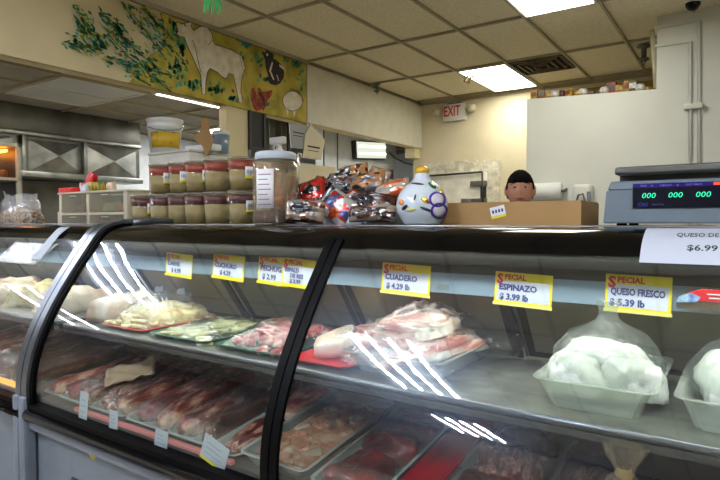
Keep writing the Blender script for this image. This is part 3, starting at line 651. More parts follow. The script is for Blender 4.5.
def lump(lx, ly, lz, seed=0, amp=.25, fr=2.2, n=14, flat=.35, pw=.55, fine=.06):
    """organic flattened piece, base at z = 0"""
    g = MB(); vs = []; m = 2*n
    for i in range(n+1):
        ph = PI*i/n
        for j in range(m):
            t = 2*PI*j/m; c, s, q = math.cos(t), math.sin(t), math.sin(ph)
            f = lambda v: math.copysign(abs(v)**pw, v)
            x, y, z = f(c)*f(q), f(s)*f(q), f(math.cos(ph))
            k = 1+amp*noise.noise(Vector((x*fr*.6, y*fr*.6, z*.6))+Vector((seed*7.3, seed*3.1, 0)))+fine*noise.noise(Vector((x*9, y*9, z*3))+Vector((seed, 0, 0)))
            zz = z*k*(1+.35*noise.noise(Vector((x*2.5, y*2.5, seed*5.7))))
            if zz < -flat: zz = -flat
            vs.append((x*k*lx/2, y*k*ly/2, (zz+flat)*lz/(1+flat)))
    fs = [(i*m+j, i*m+(j+1) % m, (i+1)*m+(j+1) % m, (i+1)*m+j) for i in range(n) for j in range(m)]
    return g.add(vs, fs, True)
def piece(name, label, cat, loc, dims, m, seed, rz=0, grp=None, tilt=(0, 0), **k):
    o = lump(*dims, seed=seed, **k).build(name, m); o.location = loc; o.rotation_euler = (tilt[0], tilt[1], rz); return tag(o, label, cat, grp)
def tray(name, label, cat, x0, x1, y0, y1, z, h, m, grp=None, taper=.02, rim=.008, th=.003):
    r = MB(); 
    NR = 5; rc_ = min(.022, .25*(x1-x0), .25*(y1-y0))
    def ring(i, zz, off):
        a0_, a1_, b0_, b1_ = x0+i, x1-i, y0+i, y1-i; q = rc_+max(0, -i)*.8; o = []
        for cx_, cy_, t0 in ((a0_+q, b0_+q, PI), (a1_-q, b0_+q, 1.5*PI), (a1_-q, b1_-q, 0), (a0_+q, b1_-q, .5*PI)):
            for k_ in range(NR): t_ = t0+.5*PI*k_/(NR-1); o.append((cx_+q*math.cos(t_), cy_+q*math.sin(t_), zz))
        return o
    R = [ring(taper, z, 0), ring(0, z+h, 0), ring(-rim, z+h, 0), ring(-rim, z+h+th, 0), ring(0, z+h+th, 0), ring(th, z+h, 0), ring(taper+th, z+th, 0)]
    M4 = 4*NR; vs = [p for q in R for p in q]; fs = [tuple(range(M4))[::-1], tuple(6*M4+i for i in range(M4))]
    for a in range(6):
        for i in range(M4): fs.append((a*M4+i, a*M4+(i+1) % M4, a*M4+M4+(i+1) % M4, a*M4+M4+i))
    cx, cy = (x0+x1)/2, (y0+y1)/2; r.add([(x-cx, y-cy, zz-z) for x, y, zz in vs], fs, False)
    o = r.build(name, m); o.location = (cx, cy, z); bv = o.modifiers.new('b', 'BEVEL'); bv.width = .0015; bv.segments = 1
    return tag(o, label, cat, grp)
def film(name, label, x0, x1, y0, y1, z, h, seed, m='film', amp=.012, n=34, edge=.0, prof=None, parent=None):
    """crinkled sheet lying over the food, a thin closed skin"""
    g = MB(); V = []
    for i in range(n+1):
        for j in range(n+1):
            a, b = i/n, j/n; e = min(a, 1-a, b, 1-b); k = min(1, e*6); k = k*k*(3-2*k)
            x = x0+(x1-x0)*a; y = y0+(y1-y0)*b
            w = noise.noise(Vector((a*6, b*6, seed)))*amp+abs(noise.noise(Vector((a*15+b*6, b*13-a*5, seed+3))))*amp*.9
            hh = prof(a, b) if prof else h
            V.append((x-(x0+x1)/2, y-(y0+y1)/2, k*(hh+w)+edge*(1-k)))
    g.add(V, [(i*(n+1)+j, (i+1)*(n+1)+j, (i+1)*(n+1)+j+1, i*(n+1)+j+1) for i in range(n) for j in range(n)], True)
    o = g.build(name, M[m], parent); o.location = ((x0+x1)/2, (y0+y1)/2, z) if parent is None else (0, 0, z)
    md = o.modifiers.new('s', 'SOLIDIFY'); md.thickness = .0008
    return tag(o, label, 'plastic wrap') if parent is None else o
DZ = .7005
_before = set(o.name for o in S.objects)
# ---- lower deck, right of the seam
def X(u, v, z=.73): return at(u, v, 'z', z).x
tray('food_tray', 'grey-green tray of pale orange chopped meat right of the black seam', 'tray', -1.155, -.925, 1.10, 1.56, DZ, .042, M['traygrey'])
piece('chopped_meat', 'packed bed of pale orange chopped meat filling the grey-green tray', 'meat', (-1.04, 1.33, DZ+.004), (.20, .42, .024), meat['shrimp'], 300, n=18, pw=.45, fine=.12)
random.seed(21)
for i in range(90):
    x = -1.04+random.uniform(-.085, .085); y = 1.33+random.uniform(-.205, .19); z = DZ+.004+.018*random.random()+.012*(1-abs(x+1.04)/.09)
    piece('chopped_meat', 'small pale orange chunk of meat in the grey-green tray', 'meat', (x, y, z), (random.uniform(.018, .034), random.uniform(.022, .05), .014), meat['shrimp'] if i % 4 else meat['fish'], i*1.3, random.uniform(0, 3), 'orange meat chunks in the grey-green tray', n=5, fine=.15)
film('plastic_wrap', 'clear wrap stretched over the pale orange chopped meat', -1.15, -.93, 1.11, 1.55, DZ+.044, .004, 31, amp=.006)
tray('food_tray', 'shallow grey tray holding three dark red steaks', 'tray', -.905, -.715, 1.10, 1.57, DZ, .028, M['traygrey'])
for i, (x, y, a, b, c, l) in enumerate([(-.81, 1.19, .15, .15, .045, 'dark red steak nearest the glass in the shallow grey tray'), (-.805, 1.335, .15, .14, .05, 'dark red steak in the middle of the shallow grey tray'), (-.80, 1.475, .155, .12, .04, 'brighter red steak at the back of the shallow grey tray')]):
    piece('steak', l, 'meat', (x, y, DZ+.006), (a, b, c), meat['steak' if i < 2 else 'red'], 4+i, .4*i, n=18, fr=2.8)
piece('fat_slab', 'pale fat edge under the nearest dark red steak', 'meat', (-.86, 1.24, DZ+.006), (.05, .22, .022), meat['bacon'], 15, .1)
film('plastic_wrap', 'clear wrap over the three dark red steaks', -.90, -.72, 1.105, 1.56, DZ+.028, .026, 33, amp=.008)
tray('food_tray', 'empty looking crimson tray between the steaks and the wrapped meat', 'tray', -.70, -.605, 1.10, 1.60, DZ, .018, M['redliner'])
for k, (x0, x1, lab, s) in enumerate([(-.59, -.37, 'grey tray of clear wrapped meat right of the crimson tray', 3)]):
    tray('food_tray', lab, 'tray', x0, x1, 1.10, 1.60, DZ, .026, M['traygrey'])
for i, (x, y, dx, dy, dz, mm, l) in enumerate([(-.48, 1.22, .17, .16, .055, 'steak', 'dark wrapped meat piece nearest the glass, right of the crimson tray'), (-.48, 1.38, .17, .17, .05, 'streak', 'streaked wrapped meat piece in the middle, right of the crimson tray'), (-.48, 1.53, .16, .11, .04, 'brown', 'brownish wrapped meat piece at the back, right of the crimson tray')]):
    piece('wrapped_meat', l, 'meat', (x, y, DZ+.005), (dx, dy, dz), meat[mm], 40+i, .3*i, n=16)
film('plastic_wrap', 'loose crinkled wrap over the meat right of the crimson tray', -.60, -.355, 1.09, 1.60, DZ+.03, .035, 35, amp=.022)
for i, (x, y, dx, dy, dz, mm, l) in enumerate([(-.27, 1.28, .17, .30, .08, 'streak', 'large streaked bagged meat left of the knotted bag'), (-.09, 1.30, .15, .30, .09, 'steak', 'dark red bagged meat behind the knotted bag'), (.10, 1.30, .17, .34, .07, 'yellowish', 'yellowish bagged food in the lower right corner of the case'), (.32, 1.30, .2, .34, .07, 'brown', 'brown meat at the right end of the lower deck')]):
    piece('bagged_meat', l, 'meat', (x, y, DZ), (dx, dy, dz), meat[mm], 50+i, .1*i, n=18)
film('plastic_wrap', 'crinkled wrap over the large streaked meat under the white cheese', -.365, -.16, 1.09, 1.58, DZ, .095, 37, amp=.025)
film('plastic_wrap', 'crinkled wrap over the yellowish food at the lower right', 0.0, .22, 1.09, 1.58, DZ, .09, 38, amp=.025)
# knotted bag
p = at(625, 452, 'y', 1.17)
r = empty('knotted_bag', (p.x, 1.19, DZ), label='knotted clear plastic bag standing below the bagged white cheese', cat='bag')
g = MB(); zk = p.z-DZ; prof = [(.085, 0), (.095, .04), (.07, .07), (.03, zk-.02), (.013, zk), (.02, zk+.02), (.030, zk+.04), (.034, zk+.055)]
V = []; n = 40
for a, b in prof:
    for k in range(n): t = 2*PI*k/n; q = a*(1+.22*math.sin(9*t)*(.4+b*4)); V.append((q*math.cos(t), q*.6*math.sin(t), b))
g.add(V, [(i*n+k, i*n+(k+1) % n, (i+1)*n+(k+1) % n, (i+1)*n+k) for i in range(len(prof)-1) for k in range(n)], True)
o = g.build('bag', clear('bag_film', (245, 240, 228), gl=.08, rough=.15, milky=.10, mcol=(200, 184, 150)), r)
MB().lathe([(.012, -.012), (.018, 0), (.012, .012)], c=(0, 0, zk), n=14).build('knot', mat('bag_knot', (150, 124, 80), .5), r)
lump(.13, .09, .07, 9).build('contents', meat['steak'], r)
# ---- lower deck, left of the seam: long trays with long cuts
random.seed(5)
names = ['first', 'second', 'third', 'fourth', 'fifth']
rows = [(-1.40, 'fat', 'brown'), (-1.615, 'red', 'fat'), (-1.83, 'streak', 'fat'), (-2.045, 'red', 'streak'), (-2.205, 'fat', 'brown')]
for i, (x, m1, m2) in enumerate(rows):
    w = .20 if i < 4 else .11
    tray('food_tray', f'long pale tray of wrapped cuts, {names[i]} one left of the black seam', 'tray', x-w/2+(.0 if i < 4 else 0), x+w/2, 1.11, 1.60, DZ, .022, M['traygrey'])
    big = i < 4
    specs = [(-.05, 1.24, .085, .22, .05, m1, 'left front'), (.045, 1.27, .085, .27, .055, m2, 'right front'), (-.03, 1.45, .10, .24, .06, m2, 'left back'), (.05, 1.48, .075, .20, .055, m1, 'right back')] if big else [(0, 1.25, .08, .24, .05, m1, 'front'), (0, 1.47, .08, .2, .05, m2, 'back')]
    for k, (dx, y, a, b, c, mm, w_) in enumerate(specs):
        piece('meat_cut', f'{w_} cut of meat in the {names[i]} long tray left of the black seam', 'meat', (x+dx, y, DZ+.005), (a, b, c), meat[mm], 60+i*5+k, random.uniform(-.25, .15), n=16, fine=.12, fr=3)
    if big: film('plastic_wrap', f'clear wrap over the {names[i]} long tray left of the black seam', x-.10, x+.10, 1.10, 1.60, DZ+.02, .042, 70+i, amp=.014)
tray('food_tray', 'small tray with a fatty cut beside the black seam on the lower deck', 'tray', -1.285, -1.175, 1.10, 1.60, DZ, .022, M['traygrey'])
piece('meat_cut', 'reddish cut at the front of the small tray beside the black seam', 'meat', (-1.23, 1.24, DZ+.005), (.09, .22, .03), meat['streak'], 91)
piece('meat_cut', 'tan fatty cut at the back of the small tray beside the black seam', 'meat', (-1.23, 1.47, DZ+.005), (.09, .22, .04), meat['bacon'], 92)
# butcher paper under the meat and a pink liner along the front
g = MB(); n = 16; V = []
for i in range(n+1):
    for j in range(n+1): V.append((-.09+.18*i/n, -.06+.12*j/n, .02*noise.noise(Vector((i*.3, j*.3, 2)))+.02*(i/n)))
g.add(V, [(i*(n+1)+j, (i+1)*(n+1)+j, (i+1)*(n+1)+j+1, i*(n+1)+j+1) for i in range(n) for j in range(n)], True)
o = g.build('butcher_paper', mat('butcher_paper', (170, 144, 114), .6)); o.location = (-1.93, 1.28, DZ+.085); o.rotation_euler = (.25, 0, .9); o.modifiers.new('s', 'SOLIDIFY').thickness = .001
tag(o, 'tan sheet of butcher paper folded over the cuts at the left', 'paper')
o = MB().bbox(-2.0, -1.18, 1.083, 1.099, DZ, DZ+.013, .002).build('pink_liner', mat('pink_liner', (196, 104, 104), .45)); tag(o, 'long pink plastic divider along the front of the lower deck', 'divider')
def tilt_deck():
    # everything laid on the lower deck lies on its slope
    piv = Vector((0, 1.6, .70)); R_ = Matrix.Translation(piv+Vector((0, 0, .0125))) @ Matrix.Rotation(TILT, 4, 'X') @ Matrix.Translation(-piv)
    for o in list(S.objects):
        if o.name in _before or o.parent or 'tilted' in done.get(o.name, ''): continue
        M0 = Matrix.Translation(o.location) @ o.rotation_euler.to_matrix().to_4x4(); N0 = R_ @ M0
        o.location = N0.to_translation(); o.rotation_euler = N0.to_euler(); done[o.name] = 'tilted'
done = {}; tilt_deck()
# tags standing along the front glass
def ftag(u, v, w, h, label, rz=0, yel=True, y=1.082):
    p = at(u, v, 'y', y); r = empty('price_tag', (p.x, y, p.z-h/2), label=label, cat='price tag'); r.rotation_euler = (-.08, rz, 0)
    MB().box(-w/2, w/2, 0, .0015, 0, h).build('tag_sheet', mat('tag_white', (168, 178, 182), .5), r)
    if yel: MB().box(-w/2, w/2, -.0006, .0, 0, h*.1).build('yellow_edge', M['yellow'], r)
    g = MB()
    for k in range(3): g.box(-w*.35, w*.3-.004*k, -.0006, 0, h*(.3+.2*k), h*(.34+.2*k))
    g.build('print_lines', mat('faint_print', (140, 150, 176), .6), r)
ftag(82, 407, .052, .105, 'leftmost white tag standing behind the front glass', .03, False)
ftag(113, 420, .048, .060, 'small white tag second along the front glass', -.05, False)
ftag(160, 440, .062, .062, 'white tag with a yellow edge third along the front glass', .05)
ftag(211, 452, .105, .075, 'wide leaning tag with a yellow edge nearest the black seam', .28)
# ---- shelf
SZ = .9265
def pile(name, label, cat, grp, x0, x1, y0, y1, z, hmax, n, m, sz, seed):
    random.seed(seed)
    for i in range(n):
        a, b = random.random(), random.random(); x = x0+(x1-x0)*a; y = y0+(y1-y0)*b
        k = (1-abs(2*a-1)**2)*(1-abs(2*b-1)**2.5); s = random.uniform(.8, 1.25)
        mm = m if not isinstance(m, list) else random.choice(m)
        piece(name, label, cat, (x, y, z+hmax*k*random.uniform(.55, 1)), (sz[0]*s, sz[1]*s, sz[2]), mm, seed+i*.77, random.uniform(0, 3.1), grp, (random.uniform(-.2, .2), random.uniform(-.25, .25)), n=6, fine=.2)
tray('food_tray', 'red edged tray heaped with pale yellow chicken', 'tray', -2.06, -1.80, 1.235, 1.60, SZ, .012, M['redtray'])
lump(.26, .34, .075, 5, n=20, amp=.12, fine=.1, pw=.8).build('x', meat['pale'])
o = bpy.context.scene.objects['x']; o.name = 'chicken_heap'; o.data.name = 'chicken_heap'; o.location = (-1.925, 1.42, SZ+.004); tag(o, 'dense core of the pale yellow chicken heap on the red edged tray', 'chicken')
pile('chicken_piece', 'pale yellow chicken piece heaped on the red edged tray', 'chicken', 'chicken pieces on the red edged tray', -2.04, -1.81, 1.25, 1.58, SZ+.008, .066, 80, meat['pale'], (.06, .045, .014), 3)
film('plastic_wrap', 'clear wrap over the heap of pale yellow chicken', -2.07, -1.79, 1.23, 1.61, SZ+.006, 0, 81, amp=.010, prof=lambda a, b: .115*math.sin(PI*a)**.7*math.sin(PI*b)**.7)
tray('food_tray', 'dark green tray of pale greenish tripe', 'tray', -1.745, -1.455, 1.225, 1.60, SZ, .014, M['green'])
pile('tripe_piece', 'pale greenish yellow flat piece on the dark green tray', 'tripe', 'tripe pieces on the dark green tray', -1.70, -1.50, 1.26, 1.57, SZ+.006, .020, 44, meat['palegreen'], (.085, .05, .012), 13)
film('plastic_wrap', 'clear wrap over the greenish tripe', -1.74, -1.46, 1.23, 1.60, SZ+.012, 0, 82, amp=.010, prof=lambda a, b: .034*math.sin(PI*a)**.6*math.sin(PI*b)**.6)
tray('food_tray', 'dark green tray of pink and white cubed meat', 'tray', -1.40, -1.12, 1.225, 1.60, SZ, .016, M['green'])
pile('meat_cube', 'pink and white cube of meat on the second dark green tray', 'meat', 'cubed meat on the second dark green tray', -1.375, -1.145, 1.25, 1.575, SZ+.006, .050, 90, meat['pinkcube'], (.036, .036, .022), 23)
film('plastic_wrap', 'clear wrap over the pink and white cubed meat', -1.40, -1.12, 1.22, 1.60, SZ+.008, 0, 83, amp=.010, prof=lambda a, b: .074*math.sin(PI*a)**.6*math.sin(PI*b)**.5)
tray('food_tray', 'shallow red tray right of the black seam on the shelf', 'tray', -1.09, -.885, 1.225, 1.60, SZ, .014, M['redtray'])
piece('chicken_quarter', 'long pale skinned piece lying on the red shelf tray', 'chicken', (-1.0, 1.445, SZ+.008), (.10, .30, .062), meat['fish'], 100, -.22, n=18, fr=2.6)
piece('chicken_quarter', 'tan flat piece behind the black seam on the red shelf tray', 'chicken', (-1.07, 1.50, SZ+.02), (.10, .18, .035), meat['pale'], 101, .2, n=14)
piece('wrapped_meat', 'greyish wrapped meat at the right side of the red shelf tray', 'meat', (-.925, 1.46, SZ+.008), (.07, .20, .055), meat['bacon'], 102, -.1, n=14)
film('plastic_wrap', 'loose clear wrap bunched over the red shelf tray', -1.03, -.87, 1.32, 1.59, SZ+.01, .06, 84, amp=.03)
tray('food_tray', 'cloudy plastic tub under the big wrapped bacon bundle', 'tub', -.90, -.61, 1.235, 1.64, SZ, .058, M['cloudy'], taper=.03)
random.seed(9)
for i in range(6):
    piece('bacon_slab', ['bottom bacon slab of the big wrapped bundle', 'second bacon slab from the bottom of the big bundle', 'third bacon slab from the bottom of the big bundle', 'fourth bacon slab from the bottom of the big bundle', 'top left bacon slab of the big wrapped bundle', 'top right bacon slab of the big wrapped bundle'][i], 'meat',
          (-.765+random.uniform(-.03, .03), 1.42+random.uniform(-.03, .03), SZ+.035+.014*i), (.27-.022*i, .36-.03*i, .034), meat[['bacon', 'fish', 'bacon', 'fat', 'fish', 'bacon'][i]], 110+i, random.uniform(-.4, .4), None, (random.uniform(-.12, .12), random.uniform(-.12, .12)), n=18, pw=.5, amp=.3, fine=.12)
film('plastic_wrap', 'shiny crinkled wrap around the big bacon bundle', -.905, -.60, 1.23, 1.64, SZ+.03, 0, 85, amp=.026, n=60, prof=lambda a, b: .135*math.sin(PI*min(a*1.0, 1))**.35*math.sin(PI*b)**.35)
# loose ear of film at the right of the bundle
p = at(505, 340, 'y', 1.50); g = lump(.10, .12, .05, 77, n=14, amp=.5); o = g.build('wrap_end', M['film']); o.location = (-.57, 1.55, SZ+.03); tag(o, 'loose bunched wrap end sticking out right of the big bacon bundle', 'plastic wrap')
def cheese_tub(x0, x1, y0, y1, lab, clab, blab, seed, lumps):
    t = tray('food_tub', lab, 'tub', x0, x1, y0, y1, SZ, .064, M['cloudy'], taper=.024, rim=.012, th=.004)
    for i, (dx, dy, dz, a, b, c, l) in enumerate(lumps):
        piece('cheese_lump', l, 'cheese', ((x0+x1)/2+dx, (y0+y1)/2+dy, SZ+dz), (a, b, c), meat['cheese'], seed+i, .5*i, n=26, amp=.22, pw=.8, fine=.10)
    cx, cy = (x0+x1)/2, (y0+y1)/2
    r = empty('cheese_bag', (cx, cy, SZ+.05), label=blab, cat='bag')
    g = MB(); n = 44; prof = [(.105, -.035), (.122, .01), (.128, .035), (.118, .066), (.092, .096), (.05, .115), (.026, .130), (.020, .150), (.030, .175)]
    V = []
    for a, b in prof:
        for k in range(n): t_ = 2*PI*k/n; q = a*(1+.10*noise.noise(Vector((math.cos(t_)*3, math.sin(t_)*3, b*25+seed)))+.05*math.sin(11*t_)*(b > .06)); V.append((q*math.cos(t_)*.93, q*math.sin(t_)*1.15, b))
    g.add(V, [(i*n+k, i*n+(k+1) % n, (i+1)*n+(k+1) % n, (i+1)*n+k) for i in range(len(prof)-1) for k in range(n)], True)
    g.build('bag', clear('cheese_bag_film', (244, 248, 244), gl=.05, rough=.18, milky=.08, mcol=(226, 234, 226), bump=.8, bscale=50), r)
    return t
cheese_tub(-.375, -.148, 1.24, 1.60, 'cloudy plastic tub holding the large bagged white cheese', '', 'clear bag gathered to a neck over the large white cheese', 120,
    [(-.045, -.03, .022, .15, .22, .085, 'large white cheese lump at the left of the tub'), (.040, .0, .022, .15, .23, .095, 'large white cheese lump at the right of the tub'), (-.01, .0, .085, .14, .18, .045, 'white cheese lump on top of the other two')])
cheese_tub(-.098, .15, 1.25, 1.60, 'cloudy plastic tub of white cheese cut by the right edge of the photo', '', 'clear bag over the white cheese at the right edge', 130,
    [(-.0, 0, .03, .22, .24, .09, 'white cheese lump at the right edge of the shelf'), (.03, .03, .09, .15, .17, .05, 'smaller white cheese on top at the right edge')])
# ---- left case contents
_before = set(o.name for o in S.objects)
random.seed(31)
for i, (x, mm, l) in enumerate([(-2.48, 'brown', 'first brownish cut on the deck left of the steel joint'), (-2.68, 'brown', 'second brownish cut on the deck left of the steel joint'), (-2.90, 'fat', 'third cut, fatty, on the deck left of the steel joint'), (-3.15, 'red', 'fourth cut, red, on the deck left of the steel joint'), (-3.42, 'brown', 'fifth cut on the deck left of the steel joint'), (-3.7, 'streak', 'sixth cut on the deck left of the steel joint')]):
    piece('meat_cut', l, 'meat', (x, 1.36, DZ+.012), (.19, .44, .07), meat[mm], 140+i, random.uniform(-.15, .1), n=18, fine=.12, fr=3)
    if i < 3: film('plastic_wrap', 'clear wrap over the '+['first', 'second', 'third'][i]+' cut left of the steel joint', x-.10, x+.10, 1.11, 1.60, DZ+.01, .08, 90+i, amp=.02)
tilt_deck(); tilt_left = lambda: None
for i, (x, mm, l) in enumerate([(-2.19, 'fish', 'pale tan poultry on the shelf right of the steel joint'), (-2.60, 'fish', 'pale poultry on the shelf left of the steel joint'), (-2.9, 'pale', 'yellowish poultry on the left case shelf'), (-3.2, 'fish', 'tan poultry farther left on the left case shelf')]):
    piece('poultry', l, 'poultry', (x, 1.42, SZ), (.16 if i == 0 else .25, .3, .10), meat[mm], 150+i, .2, n=16)
tilt_left()
# white bunched bag knots near the rear doors
for (u, v, l) in [(184, 294, 'white bunched bag knot behind the pale yellow chicken'), (160, 292, 'faint pale bag knot left of the white one')]:
    p = at(u, v, 'y', 1.57); o = lump(.05, .04, .05, u, n=10, amp=.7).build('bag_knot', M['filmw']); o.location = (p.x, 1.575, p.z-.03); tag(o, l, 'bag')
# ---------------------------------------------------------------- tubs of sauce on the ledge
olive = mat('olive_sauce', (148, 130, 78), .5, var=.08, vscale=20)
oil = mat('red_chilli_layer', (160, 56, 16), .4, rgb2=(124, 34, 10), vscale=30)
def make_tub():
    r = empty('sauce_tub', (0, 0, 0)); hb = .142
    rr = lambda z: .0520+.0085*z/hb
    MB().lathe([(0, .002), (rr(0)-.002, .002), (rr(.090)-.002, .090), (0, .090)], n=32).build('green_sauce', olive, r)
    MB().lathe([(0, .0901), (rr(.090)-.002, .0901), (rr(.132)-.002, .132), (0, .132)], n=32).build('chilli_layer', oil, r)
    MB().lathe([(0, 0), (rr(0), 0), (rr(hb), hb), (rr(hb)-.0012, hb), (rr(.126)-.0012, .126)], n=32).build('container', M['clearp'], r)
    MB().lathe([(0, .1395), (.058, .1395), (.0620, .1385), (.0632, .1415), (.0632, .1475), (.0592, .1478), (.058, .1445), (0, .1445)], n=32).build('lid', M['lid'], r)
    return r
proto = make_tub(); YT = 1.79; used = False
proto.scale = (1.07, 1.07, 1.0); oil_shaded = mat('shaded_chilli_layer', (92, 24, 14), .4, rgb2=(70, 16, 10), vscale=30); shaded_me = None  # bottom-row shade is put into a darker copy of the chilli colour
def put_tub(u, row, label, lab=None):
    global used
    o = copy_tree(proto)
    global shaded_me
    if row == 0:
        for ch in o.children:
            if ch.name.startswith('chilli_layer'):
                if shaded_me is None: shaded_me = ch.data.copy(); shaded_me.materials[0] = oil_shaded
                ch.data = shaded_me
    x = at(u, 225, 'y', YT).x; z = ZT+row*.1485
    o.location = (x, YT, z); o.rotation_euler.z = .7; tag(o, label, 'sauce tub', 'tubs of red-topped green sauce')
    if lab is not None:
        g = MB(); rr = .0592; a0 = math.atan2(-YT, -x)+lab; n = 8; V = []
        for k in range(n+1):
            t = a0-.42+.84*k/n
            for zz in (.050, .104): V.append((rr*math.cos(t), rr*math.sin(t), zz))
        g.add([(a*1.0, b*1.0, c) for a, b, c in V], [(2*k, 2*k+2, 2*k+3, 2*k+1) for k in range(n)], True)
        V2 = []
        for k in range(n+1):
            t = a0-.42+.84*k/n
            for zz in (.0505, .062): V2.append(((rr+.0006)*math.cos(t), (rr+.0006)*math.sin(t), zz))
        g.k = 1; g.add(V2, [(2*k, 2*k+2, 2*k+3, 2*k+1) for k in range(n)], True); g.k = 2
        for q in range(5):
            t = a0-.3+.12*q; g.box(0, 0, 0, 0, 0, 0) if 0 else g.add([((rr+.0007)*math.cos(t+d), (rr+.0007)*math.sin(t+d), zz) for d in (-.02, .03) for zz in (.074, .09)], [(0, 1, 3, 2)], True)
        l = g.build('price_label', [M['white'], M['yellow'], M['ink']], o); l.rotation_euler.z = -.7
        l.modifiers.new('s', 'SOLIDIFY').thickness = .0004
place = ['leftmost', 'second from the left', 'third from the left', 'fourth from the left', 'fifth from the left', 'rightmost']
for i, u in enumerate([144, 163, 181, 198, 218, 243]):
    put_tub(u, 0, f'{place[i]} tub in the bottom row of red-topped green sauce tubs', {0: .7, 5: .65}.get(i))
for i, u in enumerate([163, 182, 199, 218.5, 243]):
    put_tub(u, 1, f'{["leftmost", "second from the left", "middle", "fourth from the left", "rightmost"][i]} tub in the top row of red-topped green sauce tubs', {0: .5, 1: .3, 2: .7, 4: .6}.get(i))
put_tub(284, 0, 'bottom sauce tub hidden behind the big clear jar'); put_tub(286, 1, 'top sauce tub standing behind the big clear jar', .6)
for ch in list(proto.children): bpy.data.objects.remove(ch)
bpy.data.objects.remove(proto)
# ---------------------------------------------------------------- big clear jar
p = at(276, 225, 'y', 1.66)
r = empty('snack_jar', (p.x, 1.66, ZT), label='big clear plastic jar with a white lid and taped paper label', cat='jar')
MB().lathe([(0, .002), (.084, 0), (.090, .01), (.091, .20), (.088, .225), (.076, .245), (.074, .262), (.0725, .262), (.075, .243), (.086, .222), (.0895, .2), (.0885, .012), (.08, .004)], n=40).build('jar_body', clear('jar_plastic', (250, 246, 238), gl=.05, rough=.05, milky=.10, mcol=(216, 206, 180)), r)
MB().lathe([(0, .284), (.070, .284), (.079, .280), (.081, .272), (.081, .254), (.078, .252), (.078, .266), (0, .268)], n=48).build('lid', mat('jar_lid', (186, 196, 204), .4), r)
MB().lathe([(0, .005), (.084, .005), (.086, .05), (.07, .056), (.03, .052), (0, .058)], n=32).build('dark_candy', mat('dark_red_candy', (84, 24, 26), .4, rgb2=(50, 14, 18), vscale=60, bump=.8, bscale=90), r)
g = MB(); random.seed(2)
for k in range(13):
    a = random.uniform(0, 2*PI); q = random.uniform(.02, .06); x, y = q*math.cos(a), q*math.sin(a); g.bbox(x-.016, x+.016, y-.006, y+.006, .055, .055+random.uniform(.10, .165), .004)
g.build('crackers', mat('tan_cracker', (176, 150, 104), .6, rgb2=(140, 100, 64), vscale=25), r)
for (a, q, z) in [(-2.6, .05, .205), (-2.0, .055, .20), (-1.2, .05, .19), (-.6, .05, .09), (-.9, .055, .13)]:
    o = MB().lathe([(0, -.03), (.022, -.02), (.03, 0), (.022, .02), (0, .03)], c=(q*math.cos(a), q*math.sin(a), z), n=14).build('orange_candy', mat('orange_candy', (170, 84, 44), .4) if 'oc' not in M else M['oc'], r); M['oc'] = o.data.materials[0]
a0 = math.atan2(-1.66, -p.x)-.50; g = MB(); n = 10; V = []
for k in range(n+1):
    t = a0-.42+.84*k/n
    for zz in (.062, .212): V.append((.0925*math.cos(t), .0925*math.sin(t), zz))
g.add(V, [(2*k, 2*k+2, 2*k+3, 2*k+1) for k in range(n)], True); g.k = 1
for q in range(7):
    z = .075+q*.019; t0, t1 = a0-.30, a0+.30-.07*(q % 3)
    V = []; 
    for k in range(7):
        t = t0+(t1-t0)*k/6; V += [(.0935*math.cos(t), .0935*math.sin(t), z), (.0935*math.cos(t), .0935*math.sin(t), z+.004)]
    g.add(V, [(2*k, 2*k+2, 2*k+3, 2*k+1) for k in range(6)], True)
o = g.build('paper_label', [M['white'], mat('pale_print', (150, 120, 140), .6)], r); o.modifiers.new('s', 'SOLIDIFY').thickness = .0004
